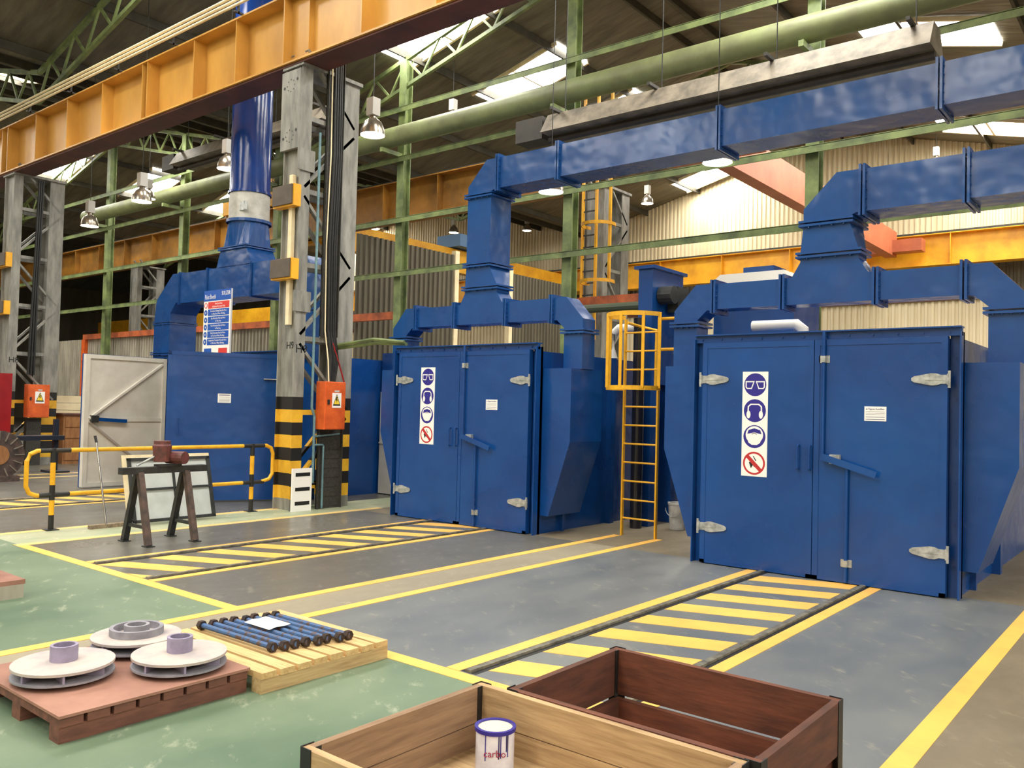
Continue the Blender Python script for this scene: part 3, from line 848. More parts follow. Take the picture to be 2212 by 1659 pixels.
MB().box(-13.0, -12.33, Y0, Y1, 2.5, 3.46).build('riser', BLUED, d1)
for x0, x1 in ((-17.14, -16.1), (-16.04, -14.52), (-14.46, -13.34)):
    MB().box(x0, x1, Y0, Y1, 3.86, 4.51).build('header_section', BLUED, d1)
for x in (-17.16, -16.07, -14.49, -13.32):
    flange_x(x, Y0, Y1, 3.86, 4.51, d1, e=.03, w=.025)
MB().hexa([(-15.75, Y0, 4.5), (-14.5, Y0, 4.5), (-14.5, Y1, 4.5), (-15.75, Y1, 4.5)], [(-15.62, Y0, 4.86), (-14.72, Y0, 4.86), (-14.72, Y1, 4.86), (-15.62, Y1, 4.86)]).build('tee', BLUED, d1)
flange_z(4.88, -15.62, -14.72, Y0, Y1, d1, e=.04)
SCX, SCY, SR = -15.14, 9.98, .40
g = MB()
n_ = 24
def sqp(k):
    a = 2 * math.pi * k / n_
    c, s_ = math.cos(a), math.sin(a)
    m_ = max(abs(c) / .45, abs(s_) / .315)
    return (-15.17 + c / m_, 9.965 + s_ / m_, 4.9)
g.add([sqp(k) for k in range(n_)] + [(SCX + SR * math.cos(2 * math.pi * k / n_), SCY + SR * math.sin(2 * math.pi * k / n_), 5.42) for k in range(n_)],
      [(k, (k + 1) % n_, n_ + (k + 1) % n_, n_ + k) for k in range(n_)])
g.build('square_to_round', BLUED, d1)
MB().lathe([(SR + .05, 5.40), (SR + .05, 5.46), (SR, 5.46)], (SCX, SCY, 0), 24).build('ring_flange', BLUED, d1)
bd = MB().lathe([(SR + .004, 5.46), (SR + .004, 6.0)], (SCX, SCY, 0), 32).build('bare_band', mat('bare galvanised band', lin(196, 194, 186), lin(170, 168, 160), rough=0.45, metal=0.3, scale=5), d1, smooth=True)
MB().box(SCX + .2, SCX + .42, SCY - .36, SCY - .33, 5.6, 5.78).build('access_cover', GALV, bd)
MB().lathe([(SR + .03, 6.0), (SR + .03, 6.05), (SR, 6.05), (SR, 12.4)], (SCX, SCY, 0), 32).build('stack', mat('blue stack gloss', lin(20, 60, 136), lin(16, 50, 118), rough=0.18, scale=2, bump=0.006, bscale=2.5), d1, smooth=True)
MB().lathe([(SR + .04, 9.0), (SR + .04, 9.06), (SR, 9.06)], (SCX, SCY, 0), 24).build('ring_flange', BLUED, d1)

# ------------------------------------------------------------------ paint booth notice board
sg = MB().box(-15.42, -14.47, 9.2, 9.235, 2.55, 3.95).build('notice_board', WHITE, None)
tag(sg, 'tall blue and white Paint Booth safety notice above the left booth', 'sign')
yy = 9.199
MB().box(-15.42, -14.47, yy - .002, yy, 3.74, 3.95).build('header_panel', SIGNB, sg)
text('title', 'Paint Booth', (-15.38, yy - .004, 3.82), .13, WHITE, sg, '-y', sx=.62)
text('maker_name', 'SULZER', (-14.49, yy - .004, 3.87), .11, WHITE, sg, '-y', 'RIGHT', sx=.8, ext=.0012)
rows = ((SIGNR, 'Restricted Area', 'Authorised Personnel Only'), (SIGNB, 'Protective Clothing Must Be Worn', 'In This Area When Working'), (SIGNB, 'Eye Protection Must Be Worn', 'In This Area'),
        (SIGNB, 'Foot Protection Must Be Worn', 'In This Area'), (SIGNB, 'Hand Protection Must Be Worn', 'In This Area When Working'), (SIGNB, 'Respiratory Protection Must Be Worn', 'In This Area When Working'))
for i, (m_, a, b) in enumerate(rows):
    z1 = 3.72 - i * .145
    p = MB().box(-15.26, -14.52, yy - .002, yy, z1 - .13, z1).build('notice_row', m_, sg)
    text('row_text', a, (-14.89, yy - .004, z1 - .04), .05, WHITE, sg, '-y', 'CENTER', sx=.8)
    text('row_text', b, (-14.89, yy - .004, z1 - .095), .05, WHITE, sg, '-y', 'CENTER', sx=.8)
    g = MB().disc((-15.34, yy - .002, z1 - .065), .058, 20, 'y')
    g.disc((-15.34, yy - .003, z1 - .065), .044 if i == 0 else .02, 16, 'y', 1, .7)
    g.build('pictogram', [m_, WHITE], sg)
MB().box(-15.36, -15.1, yy - .002, yy, 2.6, 2.8).build('notice_panel', SIGNB, sg)
MB().box(-14.85, -14.55, yy - .002, yy, 2.6, 2.8).build('notice_panel', SIGNR, sg)
# ------------------------------------------------------------------ ladder, tower, bucket
t = thing('caged_ladder', 'yellow ladder with safety cage between the two closed booths', 'ladder', (-6.12, 10.48, 0))
for x in (-6.39, -5.845):
    MB().box(x - .012, x + .012, 10.45, 10.5, 0, 3.1).build('stile', YEL, t)
for k in range(11):
    MB().tube([(-6.39, 10.475, .25 + .265 * k), (-5.845, 10.475, .25 + .265 * k)], .013, 8).build('rung', YEL, t)
for z in (2.1, 3.12):
    p = ring_pts((-6.12, 10.3, z), .4, 180, 360, 14)
    p = [(-6.4, 10.48, z)] + p + [(-5.84, 10.48, z)]
    g = MB()
    for a, b in zip(p[:-1], p[1:]):
        g.bar(a, b, .01, .06)
    g.build('cage_hoop', YEL, t)
for a in (185, 225, 270, 315, 355):
    q = ring_pts((-6.12, 10.3, 0), .4, a, a, 1)[0]
    MB().box(q[0] - .022, q[0] + .022, q[1] - .006, q[1] + .006, 2.1, 3.14).build('cage_bar', YEL, t)
for z in (3.08, 2.65):
    MB().tube([(-5.84, 10.48, z), (-5.3, 10.48, z)], .022, 8).build('hand_rail', YEL, t)
MB().tube([(-6.38, 10.5, 3.05), (-6.5, 11.1, 3.05), (-6.3, 11.2, 3.0), (-6.3, 11.2, 2.1)], .022, 8).build('hand_rail', YEL, t)
t = thing('elevator_tower', 'tall blue elevator tower with motor behind the yellow ladder', 'elevator', (-6.68, 12, 0))
MB().box(-6.8, -6.55, 11.5, 12.5, 2.2, 4.0).build('head', BLUE, t)
for y in (11.5, 12.2):
    MB().box(-6.8, -6.55, y, y + .3, 0, 2.2).build('trunk', BLUE, t)
MB().box(-6.86, -6.5, 11.45, 12.55, 4.0, 4.05).build('top_flange', BLUE, t)
mo = MB().tube([(-6.54, 11.75, 3.6), (-6.3, 11.75, 3.6)], .14, 14).build('motor', DARKST, t)
MB().box(-6.5, -6.32, 11.9, 12.25, 3.35, 3.75).build('gear_case', DARKST, mo)
MB().tube([(-6.62, 11.25, 0), (-6.62, 11.25, 3.2)], .09, 16).build('down_pipe', mat('black glossy pipe', lin(30, 30, 36), rough=0.12), t, smooth=True)
MB().tube([(-6.8, 11.6, 3.1), (-7.2, 11.6, 3.1), (-7.3, 11.6, 3.02), (-7.3, 11.6, 2.62)], .07, 12).build('pvc_pipe', PIPEW, t, smooth=True)
t = thing('filter_unit', 'grey lidded filter unit peeping over the right booth duct', 'filter unit', (-5.4, 13, 0))
MB().box(-6.0, -4.7, 12.5, 13.6, 0, 3.75).build('casing', BLUE, t)
MB().hexa([(-6.15, 12.45, 3.75), (-4.7, 12.45, 3.75), (-4.7, 13.6, 3.75), (-6.15, 13.6, 3.75)], [(-5.95, 12.6, 4.0), (-4.9, 12.6, 4.0), (-4.9, 13.5, 4.0), (-5.95, 13.5, 4.0)]).build('lid', GREYPL, t)
MB().box(-5.6, -5.1, 12.7, 13.2, 4.0, 4.1).build('top_inlet', BLUE, t)
MB().tube([(-4.7, 11.0, 2.98), (-4.1, 11.0, 2.98), (-4.0, 11.0, 2.9), (-4.0, 11.0, 2.62)], .07, 12).build('pvc_pipe', PIPEW, t, smooth=True)
t = thing('bucket', 'white plastic bucket on the floor behind the ladder', 'bucket', (-6.1, 11.6, 0))
MB().lathe([(0, 0.005), (.115, 0.005), (.14, .38), (.148, .38), (.148, .41), (.125, .41), (.11, .02), (0, .02)], (-6.1, 11.6, 0), 24).build('pail', PLASTW, t, smooth=True)
MB().tube(ring_pts((-6.1, 11.46, .33), .13, 180, 360, 10, 'xz'), .005, 6).build('wire_handle', GALV, t)

# ------------------------------------------------------------------ barrier, trestle, board, squeegee
t = thing('barrier_rail', 'yellow and black tubular barrier beside the walkway', 'barrier', (-11.87, 6.5, 0))
X = -11.87
pts = [(X, 4.96, 1.06)] + [(X, 4.76, 1.06), (X, 4.67, 1.02), (X, 4.63, .93), (X, 4.63, .6), (X, 4.67, .51), (X, 4.76, .47)] + [(X, 8.2, .47), (X, 8.36, .51), (X, 8.42, .6), (X, 8.42, .93), (X, 8.38, 1.02), (X, 8.29, 1.06), (X, 4.96, 1.06)]
MB().tube(pts, .03, 10).build('rail_loop', YEL, t, smooth=True)
for y in (4.96, 8.03):
    p = MB().tube([(X, y, 0), (X, y, 1.08)], .034, 10).build('post', YEL, t)
    MB().box(X - .08, X + .08, y - .08, y + .08, 0, .012).build('foot_plate', DARKST, p)
    for z0, z1 in ((.012, .2), (.4, .6), (.9, 1.09)):
        MB().tube([(X, y, z0), (X, y, z1)], .0355, 10).build('black_band', BLACK, p)
    for z in (.47, 1.06):
        MB().tube([(X, y - .17, z), (X, y + .22, z)], .0315, 10).build('black_band', BLACK, p)
t = thing('steel_trestle', 'dark steel trestle with splayed legs carrying a rusty gear motor', 'trestle', (-10.1, 5.55, 0))
MB().box(-10.16, -10.04, 5.0, 6.12, .86, .94).build('top_beam', DARKST, t)
for y in (5.23, 5.84):
    for x in (-10.4, -9.81):
        l = MB().bar((x, y, .01), (-10.1 + (.03 if x > -10 else -.03), y, .87), .07, .07, (0, 1, 0)).build('leg', RUST if x > -10 else DARKST, t)
        MB().box(x - .07, x + .07, y - .05, y + .05, 0, .012).build('foot_plate', DARKST, l)
    MB().bar((-10.32, y, .22), (-9.89, y, .22), .03, .04).build('tie', DARKST, t)
t = thing('gear_motor', 'small red brown gear motor sitting on the steel trestle', 'motor', (-10.1, 5.6, .94))
MOT = mat('rusty maroon motor', lin(112, 60, 56), lin(76, 48, 44), rough=0.55, scale=14)
MB().box(-10.16, -10.02, 5.45, 5.75, .94, .965).build('base', DARKST, t)
MB().lathe([(0, 1.0), (.1, 1.0), (.115, 1.2), (.1, 1.22), (.1, 1.26), (0, 1.26)], (-10.1, 5.52, 0), 16).build('gearbox', MOT, t)
MB().tube([(-10.15, 5.62, 1.05), (-9.9, 5.72, 1.05)], .08, 14).build('motor_body', MOT, t)
MB().tube([(-10.1, 5.45, 1.08), (-10.1, 5.2, .96)], .012, 6).build('lever', GALV, t)
t = thing('framed_panel', 'white framed panel leaning against the yellow barrier', 'panel', (-11.6, 6.6, 0))
def lp(y, z, o=0): return (-11.55 - .26 * z / .95 + o, y, z)
def slab(y0, y1, z0, z1, o0, o1):
    return MB().hexa([lp(y0, z0, o0), lp(y0, z0, o1), lp(y1, z0, o1), lp(y1, z0, o0)], [lp(y0, z1, o0), lp(y0, z1, o1), lp(y1, z1, o1), lp(y1, z1, o0)])
slab(5.92, 7.2, .03, .93, -.012, 0).build('sheet', mat('pale grey sheet', lin(198, 204, 202), lin(182, 188, 186), rough=0.45), t)
slab(5.86, 7.22, .03, .97, -.03, -.013).build('backing_board', CREAM, t)
for a in ((5.92, 5.97, .03, .93), (7.15, 7.2, .03, .93), (5.92, 7.2, .03, .07), (5.92, 7.2, .89, .93), (5.97, 7.15, .47, .5), (6.58, 6.61, .07, .89)):
    slab(*a, 0, .03).build('frame_bar', DARKST, t)
t = thing('floor_squeegee', 'long aluminium floor squeegee leaning on the barrier', 'squeegee', (-11.62, 5.58, 0))
MB().tube([(-11.62, 5.58, .05), (-11.84, 5.5, 1.2)], .014, 8).build('handle', ALU, t)
MB().tube([(-11.82, 5.5, 1.16), (-11.85, 5.49, 1.25)], .018, 8).build('grip', BLACK, t)
MB().box(-11.66, -11.58, 5.35, 5.85, 0, .05).build('blade', mat('dusty blade', lin(150, 132, 106), lin(110, 96, 80), rough=0.8, scale=20), t)
t = MB().box(-11.42, -11.39, 8.47, 8.86, 0, .7).build('panel_cover', WHITE, None)
tag(t, 'white slotted cover plate leaning on the foot of the H9 column', 'panel')
for z in (.13, .36, .6):
    MB().box(-11.39, -11.387, 8.53, 8.82, z - .03, z + .03).build('slot', BLACK, t)

# ------------------------------------------------------------------ pallets, impellers, bolts
t = thing('pallet', 'dusty red brown pallet under the three impellers', 'pallet', (-5.1, 2.55, 0))
MB().box(-5.67, -4.53, 1.97, 3.1, .135, .15).build('plywood_top', REDTOP, t)
for x in (-4.62, -5.1, -5.58):
    MB().box(x - .04, x + .07, 1.98, 3.09, 0, .085).build('stringer', REDWOOD, t)
for k in range(8):
    MB().box(-5.67, -4.54, 1.98 + .141 * k, 2.1 + .141 * k, .085, .135).build('slat', REDWOOD, t)
def impeller(label, cx, cy, flip):
    t = thing('impeller', label, 'impeller', (cx, cy, .15))
    R = .275
    MB().lathe([(0, .15), (.15, .15), (.16, .175), (R, .178), (R, .19), (0, .19)], (cx, cy, 0), 40).build('lower_shroud', CASTG, t, smooth=True)
    MB().lathe([(.07, .235), (R, .235), (R, .25), (.07, .256)], (cx, cy, 0), 40, closed=True).build('upper_shroud', CASTM, t, smooth=True)
    for k in range(7):
        a = 2 * math.pi * k / 7
        MB().bar((cx + .1 * math.cos(a), cy + .1 * math.sin(a), .212), (cx + (R - .01) * math.cos(a + .5), cy + (R - .01) * math.sin(a + .5), .212), .012, .046).build('vane', LILAC, t)
    if flip:
        MB().lathe([(.14, .25), (.165, .25), (.165, .30), (.14, .30)], (cx, cy, 0), 32, closed=True).build('eye_ring', CASTG, t, smooth=True)
        MB().lathe([(.058, .19), (.078, .19), (.078, .315), (.058, .315)], (cx, cy, 0), 28, closed=True).build('hub', CASTG, t, smooth=True)
    else:
        MB().lathe([(.058, .2), (.075, .2), (.075, .345), (.058, .345)], (cx, cy, 0), 28, closed=True).build('hub', LILAC, t, smooth=True)
impeller('grey pump impeller nearest the left edge of the red pallet', -5.14, 2.25, False)
impeller('grey pump impeller with plain hub at the right of the red pallet', -4.83, 2.8, False)
impeller('grey pump impeller with raised eye ring at the back of the red pallet', -5.39, 2.815, True)
t = thing('pallet', 'pale pine pallet carrying the blue bolts', 'pallet', (-5.07, 3.64, 0))
for x in (-4.5, -5.07, -5.64):
    MB().box(x - .04, x + .06, 3.12, 4.16, 0, .09).build('stringer', PINE_Y, t)
for k in range(8):
    MB().box(-5.7, -4.43 + random.uniform(-.01, .01), 3.12 + .133 * k, 3.226 + .133 * k, .09, .128 + random.uniform(0, .004)).build('board', PINE_X, t)
words = ('first', 'second', 'third', 'fourth', 'fifth', 'sixth', 'seventh', 'eighth')
for k in range(8):
    y = 3.4 + .077 * k
    x0 = -5.62 + .03 * random.random() + .02 * k
    x1 = x0 + .86
    t = thing('bolt', words[k] + ' long blue bolt on the pine pallet counted from the impellers', 'bolt', (x0, y, .13), 'long bolts on the pine pallet')
    MB().tube([(x0, y, .165), (x1, y + .02, .165)], .019, 10).build('shank', BOLTB, t)
    for a, b in ((x0, x0 + .04), (x1 - .04, x1)):
        MB().tube([(a, y + (.02 if a > -5 else 0), .165), (b, y + (.02 if a > -5 else 0), .165)], .034, 6).build('hex_head', BOLTD, t)
g = MB()
pp_ = [(3.6, .19), (3.66, .2), (3.72, .195), (3.78, .2)]
for (ya, za), (yb, zb) in zip(pp_[:-1], pp_[1:]):
    g.hexa([(-5.35, ya, za), (-5.05, ya, za), (-5.05, yb, zb), (-5.35, yb, zb)], [(-5.35, ya, za + .002), (-5.05, ya, za + .002), (-5.05, yb, zb + .002), (-5.35, yb, zb + .002)])
tag(g.build('paper_sheet', WHITE), 'white sheet of paper lying over the blue bolts', 'paper')
t = thing('pallet', 'grey pallet cut off by the left edge under the blue wheel', 'pallet', (-8.5, 2.7, 0))
MB().box(-9.1, -8.08, 2.1, 3.18, .12, .16).build('deck', REDTOP, t)
for x in (-8.13, -8.6, -9.05):
    MB().box(x - .05, x + .05, 2.1, 3.17, 0, .12).build('stringer', GREYW, t)
t = thing('blue_wheel', 'dark blue wheel standing on the pallet at the left edge', 'wheel', (-8.5, 2.72, .16))
MB().tube([(-8.62, 2.68, .44), (-8.38, 2.68, .44)], .28, 28).build('rim', mat('dark blue casting', lin(24, 44, 86), lin(16, 24, 44), rough=0.4), t, smooth=True)
MB().tube([(-8.66, 2.68, .44), (-8.34, 2.68, .44)], .08, 16).build('hub', DARKST, t)

# ------------------------------------------------------------------ crates and paint can
def crate(label, x0, x1, y0, y1, tiers, mx, my, mf, zf, inset):
    t = thing('open_crate', label, 'crate', ((x0 + x1) / 2, (y0 + y1) / 2, 0))
    w = .035
    MB().box(x0 + .03, x1 - .03, y0 + .03, y1 - .03, zf - .03, zf).build('base_board', mf, t)
    for i, (z0, z1) in enumerate(tiers):
        e = inset * (len(tiers) - 1 - i)
        a, b, c, d_ = x0 + e, x1 - e, y0 + e, y1 - e
        MB().box(a, b, c, c + w, z0, z1).build('board', mx, t)
        MB().box(a, b, d_ - w, d_, z0, z1).build('board', mx, t)
        MB().box(a, a + w, c + w, d_ - w, z0, z1).build('board', my, t)
        MB().box(b - w, b, c + w, d_ - w, z0, z1).build('board', my, t)
    for x, y, sx, sy in ((x0, y0, 1, 1), (x1, y0, -1, 1), (x0, y1, 1, -1), (x1, y1, -1, -1)):
        g = MB().box(min(x, x - sx * .004), max(x, x - sx * .004), min(y, y + sy * .06), max(y, y + sy * .06), 0, .505)
        g.box(min(x, x + sx * .06), max(x, x + sx * .06), min(y, y - sy * .004), max(y, y - sy * .004), 0, .505)
        xi, yi = x + sx * w, y + sy * w
        g.box(min(xi, xi + sx * .004), max(xi, xi + sx * .004), min(yi, yi + sy * .03), max(yi, yi + sy * .03), .2, .5)
        g.build('corner_angle', BLACK, t)
    return t
crate('pale pine open crate holding the paint can in the foreground', -2.61, -1.29, 2.02, 3.05, [(.02, .17), (.175, .335), (.34, .5)], CRATE_X, CRATE_Y, CRATE_X, .23, 0)
crate('dark stained open crate behind the pine crate in the foreground', -2.46, -1.25, 3.062, 4.0, [(.02, .25), (.262, .5)], BROWN_X, BROWN_Y, BROWNF, .05, .03)
t = thing('paint_can', 'white paint can with blue drips standing in the pine crate', 'paint can', (-2.36, 2.86, .23))
CX_, CY_ = -2.36, 2.86
MB().lathe([(0, .232), (.084, .232), (.084, .40), (0, .40)], (CX_, CY_, 0), 32).build('tin', mat('white tin', lin(226, 226, 234), lin(206, 206, 220), rough=0.35, scale=20), t, smooth=True)
MB().lathe([(.084, .397), (.09, .40), (.09, .416), (.076, .416), (.074, .405)], (CX_, CY_, 0), 32).build('rim', PICTB, t, smooth=True)
MB().lathe([(0, .409), (.076, .409), (.076, .406), (0, .406)], (CX_, CY_, 0), 24).build('lid', CREAM, t)
fa = math.atan2(-CY_, -CX_)
for k in range(9):
    a = fa + random.choice((.2, .3, .45, .55, .62, .7, -.5))
    q = (CX_ + .085 * math.cos(a), CY_ + .085 * math.sin(a))
    MB().tube([(q[0], q[1], .40), (q[0], q[1], .40 - random.uniform(.04, .14))], .0022, 6).build('paint_drip', PICTB, t)
lab = text('brand_text', 'carbo', (0, 0, 0), .042, mat('maroon print', lin(150, 36, 70), rough=0.5), t, '-y', 'CENTER', ext=.001)
lab.location = Vector((CX_ + .087 * math.cos(fa), CY_ + .087 * math.sin(fa), .325)) - t.location
lab.rotation_euler = (math.pi / 2, 0, fa + math.pi / 2)

# ------------------------------------------------------------------ lamps, pipe, heaters, cranes, background
def lamp(label, x, y, z, s=1.0):
    t = thing('high_bay_lamp', label, 'lamp', (x, y, z), 'high bay lamps')
    MB().lathe([(.225 * s, 0), (.215 * s, .1 * s), (.16 * s, .24 * s), (.07 * s, .31 * s), (.06 * s, .36 * s)], (x, y, z), 24).build('shade', LAMPSH, t, smooth=True)
    MB().disc((x, y, z + .012), .215 * s, 24, 'z').build('bulb_glow', LAMPM, t)
    MB().box(x - .09 * s, x + .09 * s, y - .09 * s, y + .09 * s, z + .36 * s, z + .68 * s).build('gear_box', GREYPL, t)
    MB().tube([(x, y, z + .68 * s), (x, y, roofz(x) - .1)], .008, 5).build('cord', DARKST, t)
for lb, p in (('lamp beside the H9 column top', (-11.75, 10.27, 6.71)), ('lamp under the big blue duct near the middle of its run', (-5.64, 11.78, 5.57)), ('lamp under the big blue duct near its elbow', (-9.02, 12.12, 5.67)),
              ('lamp left of the round blue stack', (-19.46, 9.9, 6.44)), ('small lamp hanging under the green pipe on the left', (-28.24, 14.61, 8.68)), ('lamp half hidden by the round blue stack', (-17.48, 10.89, 7.14)),
              ('lamp below the green pipe right of H9', (-17.04, 17.97, 10.12)), ('far lamp left of the blue duct riser', (-26.71, 28.43, 9.77)), ('far lamp in front of the shaded back wall', (-15.96, 27.49, 9.51)),
              ('far lamp seen against the bright back wall', (-26.0, 33.0, 10.6)), ('far lamp above the lower right duct', (-7.4, 33.5, 11.0)), ('lamp behind the H8 column', (-23.22, 10.4, 6.38))):
    lamp('grey high bay ' + lb, *p)
t = thing('overhead_pipe', 'fat green overhead pipe hung along the green columns', 'pipe', (-15, 16.0, 9.2))
MB().tube([(-36, 16.0, 9.25), (8, 16.0, 9.2)], .27, 20).build('pipe_run', mat('dusty green pipe', lin(126, 136, 90), lin(104, 108, 76), rough=0.5, scale=1.5), t, smooth=True)
for k in range(8):
    MB().bar((-35.2 + 5.87 * k, 16.47, 8.85), (-35.2 + 5.87 * k, 15.7, 8.85), .1, .12).build('bracket', GREEN, t)
def heater(label, x0, x1, y, z):
    t = thing('radiant_heater', label, 'heater', (x0, y, z))
    MB().prism([(y - .45, z), (y + .45, z), (y + .2, z + .42), (y - .2, z + .42)], 'x', x0, x1).build('reflector', HEATG, t)
    MB().tube([(x0, y - .1, z - .08), (x1, y - .1, z - .08)], .07, 10).build('burner_tube', HEATD, t)
    MB().box(x0 - .8, x0 - .1, y - .25, y + .2, z - .05, z + .42).build('burner_box', HEATD, t)
    for k in range(4):
        x = x0 + .3 + (x1 - x0 - .6) * k / 3
        MB().box(x - .03, x + .03, y - .5, y + .5, z + .4, z + .46).build('strap', HEATD, t)
        MB().tube([(x, y, z + .46), (x, y, roofz(x) - .1)], .01, 5).build('hanger', DARKST, t)
heater('long grey radiant heater hanging above the big blue duct', -10.4, -3.1, 14.0, 7.4)
heater('long grey radiant heater hanging behind the round blue stack', -25.0, -17.5, 14.0, 9.1)
def girder_y(label, x, y0, y1, z0, z1, m, w=.4):
    t = thing('crane_girder', label, 'crane girder', (x, (y0 + y1) / 2, z0))
    MB().box(x - w / 2, x + w / 2, y0, y1, z0, z1).build('box_girder', m, t)
    for y in (y0 + .3, y1 - .3):
        MB().box(x - 1.2, x + 1.2, y - .3, y + .3, z0 + .1, z0 + .55).build('end_carriage', m, t)
    return t
gy = girder_y('yellow crane girder crossing above the brown partition', -24, 18.3, 33.8, 7.3, 8.25, CRANE2)
MB().box(-24.6, -23.3, 25.2, 26.6, 8.3, 8.8).build('blue_hoist', mat('pale blue hoist', lin(86, 130, 180), rough=0.5), gy)
girder_y('salmon painted crane girder at the upper right of the ladder', -9, 18.3, 33.8, 7.8, 8.75, SALMON)
t = thing('crane_end_truck', 'yellow crane end truck marked 50t on the ochre beam', 'crane', (-26, 17.9, 8.7))
MB().box(-28.6, -24.6, 17.7, 18.1, 8.72, 9.3).build('truck_body', CRANE2, t)
MB().box(-26.2, -24.6, 17.75, 18.3, 9.3, 9.8).build('hoist_frame', CRANE2, t)
text('load_mark', '50t', (-25.6, 17.72, 9.55), .42, INK, t)
t = thing('crane_girder', 'yellow crane girder low behind the open booth on the left', 'crane girder', (-45, 27, 5.6))
MB().box(-58, -33, 26.8, 27.3, 5.6, 6.8).build('box_girder', CRANE2, t)
MB().box(-37, -34.5, 26.6, 27.5, 6.8, 7.5).build('hoist', ORANGE, t)
for nm, lb, u0, u1, zt in (('partition_screen', 'tall brown corrugated partition behind the middle booth duct', 17.3, 21.75, 7.1), ('partition_screen', 'second brown corrugated partition right of the duct riser', 25.0, 29.0, 6.9)):
    t = thing(nm, lb, 'partition', (-20.4, (u0 + u1) / 2, 0))
    sheet_wall('p', u0, u1, 0, zt, -20.4, 'y', DARKW, .9, .22, .06, t)
    MB().box(-20.5, -20.3, u1 if u0 < 20 else u0 - .2, (u1 if u0 < 20 else u0 - .2) + .2, 0, zt + .15).build('end_post', CREAM, t)
t = thing('partition_screen', 'weathered grey corrugated screen with orange top rail behind the left booth', 'partition', (-32, 17.2, 0))
sheet_wall('p', -42, -21, 0, 4.3, 17.15, 'x', GREYW, 1.0, .2, .06, t)
MB().box(-38.2, -9.9, 17.0, 17.15, 4.28, 4.5).build('top_rail', ORUST, t)
MB().box(-38.3, -38.0, 17.0, 17.14, 0, 4.28).build('post', ORANGE, t)
t = thing('site_cabin', 'blue cabin with white door behind the H9 column', 'cabin', (-13, 12, 0))
MB().box(-12.66, -10.6, 11.56, 14, 0, 2.05).box(-12.66, -10.6, 11.5, 14, 2.05, 2.8).build('cabin_wall', BLUE, t)
d_ = MB().box(-12.64, -11.7, 11.46, 11.52, .02, 2.03).build('cabin_door', WHITEP, t)
MB().box(-12.64, -11.7, 11.44, 11.46, 1.0, 1.03).build('door_rail', GREYPL, d_)
MB().box(-12.1, -11.85, 11.44, 11.46, 1.35, 1.72).build('door_glass', GLASS, d_)
t = thing('wire_tray', 'green cable tray bridging from the H9 column to the middle booth', 'cable tray', (-10.7, 9.4, 2.78))
MB().tube([(-11.5, 9.3, 2.76), (-10.6, 9.42, 2.86), (-9.95, 9.5, 2.8)], .03, 6).tube([(-11.5, 9.36, 2.72), (-10.6, 9.48, 2.8), (-9.95, 9.55, 2.77)], .03, 6).build('cable_bundle', GREEN, t)
t = thing('wall_ladder', 'yellow caged ladder climbing the lattice column behind the booths', 'ladder', (-11.7, 17.5, 4))
for x in (-11.95, -11.55):
    MB().box(x - .03, x + .03, 17.4, 17.46, 3.5, 10).build('stile', CRANE2, t)
for k in range(20):
    MB().box(-11.95, -11.55, 17.42, 17.45, 3.7 + .3 * k, 3.73 + .3 * k).build('rung', DARKST, t)
for z in (4.9, 6.3, 7.7):
    p = ring_pts((-11.4, 17.3, z), .42, 150, 390, 12)
    g = MB()
    for a, b in zip(p[:-1], p[1:]):
        g.bar(a, b, .02, .08)
    g.build('cage_hoop', CRANE2, t)
MB().box(-11.05, -10.99, 17.2, 17.26, 4.9, 9.5).build('cage_bar', CRANE2, t)
t = thing('red_machine', 'tall dark red machine cabinet at the left edge', 'machine', (-23, 7.8, 0))
MB().box(-23.0, -22.3, 7.2, 8.3, .1, 2.3).build('cabinet', REDM, t)
MB().box(-22.9, -22.4, 8.3, 8.48, .1, .7).build('side_box', REDM, t)
MB().box(-22.95, -22.35, 7.25, 8.48, 0, .1).build('plinth', DARKST, t)
t = thing('ribbed_wheel', 'brown cast wheel with radial ribs beside the red machine', 'wheel', (-19, 6.9, 0))
MB().tube([(-19.1, 6.85, .55), (-18.95, 6.85, .55)], .5, 32).build('disc', RUST, t)
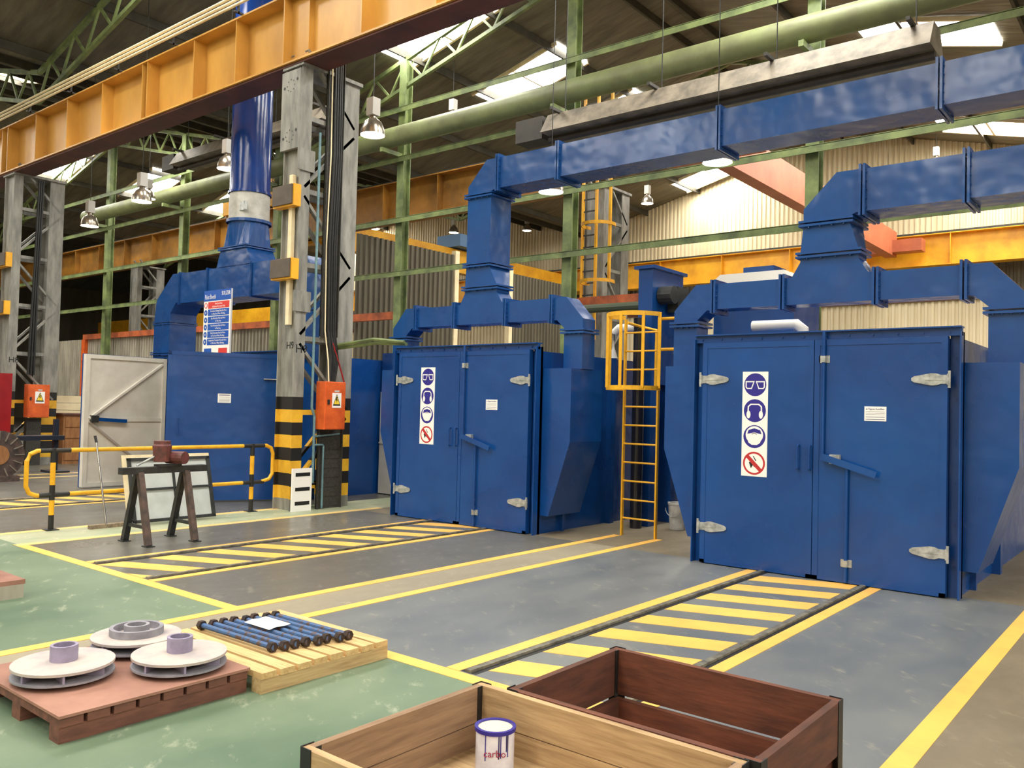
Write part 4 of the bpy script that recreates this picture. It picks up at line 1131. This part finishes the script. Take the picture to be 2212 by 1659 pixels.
MB().tube([(-18.95, 6.85, .55), (-18.93, 6.85, .55)], .2, 24).build('hub', CABW, t)
for k in range(16):
    a = 2 * math.pi * k / 16
    MB().bar((-18.94, 6.85 + .3 * math.cos(a), .55 + .3 * math.sin(a)), (-18.94, 6.85 + .49 * math.cos(a), .55 + .49 * math.sin(a)), .03, .02).build('rib', HEATG, t)
MB().box(-19.2, -18.9, 6.5, 7.25, 0, .12).build('cradle', RUST, t)
t = thing('work_bench', 'dark blue steel bench frame beyond the barrier', 'bench', (-20.7, 8.2, 0))
NAVY = mat('dark navy steel', lin(26, 32, 46), rough=0.5)
MB().box(-21.0, -20.5, 7.3, 8.8, .76, .86).build('bench_top', NAVY, t)
for y in (7.4, 8.7):
    MB().box(-20.8, -20.7, y - .05, y + .05, 0, .76 if y < 8 else 1.24).build('leg', NAVY, t)
MB().box(-21.0, -20.4, 8.5, 8.9, 0, .05).build('foot', NAVY, t)
t = thing('timber_cabinet', 'brown timber cabinet standing behind the barrier on the left', 'cabinet', (-23, 10.1, 0))
MB().box(-23.8, -23.05, 9.85, 10.6, 0, 1.28).build('carcass', CABW, t)
for k in range(4):
    MB().box(-23.05, -23.03, 9.9, 10.55, .1 + .29 * k, .36 + .29 * k).build('drawer_front', CABW, t)
MB().box(-23.85, -23.0, 9.8, 10.65, 1.28, 1.33).build('top', BROWNB, t)
t = thing('block_stack', 'stack of cream blocks behind the timber cabinet', 'blocks', (-24.6, 10.6, 0))
for k in range(9):
    MB().box(-24.9, -24.2, 9.95, 11.0, .2 * k, .2 * k + .19).build('block', CREAM, t)

# lettering becomes real meshes
bpy.context.view_layer.update()
dg = bpy.context.evaluated_depsgraph_get()
for o in [q for q in SC.objects if q.type == 'FONT']:
    me = bpy.data.meshes.new_from_object(o.evaluated_get(dg))
    nm, par, mw = o.name, o.parent, o.matrix_basis.copy()
    bpy.data.objects.remove(o)
    q = bpy.data.objects.new(nm, me)
    COL.objects.link(q)
    q.parent = par
    q.matrix_basis = mw
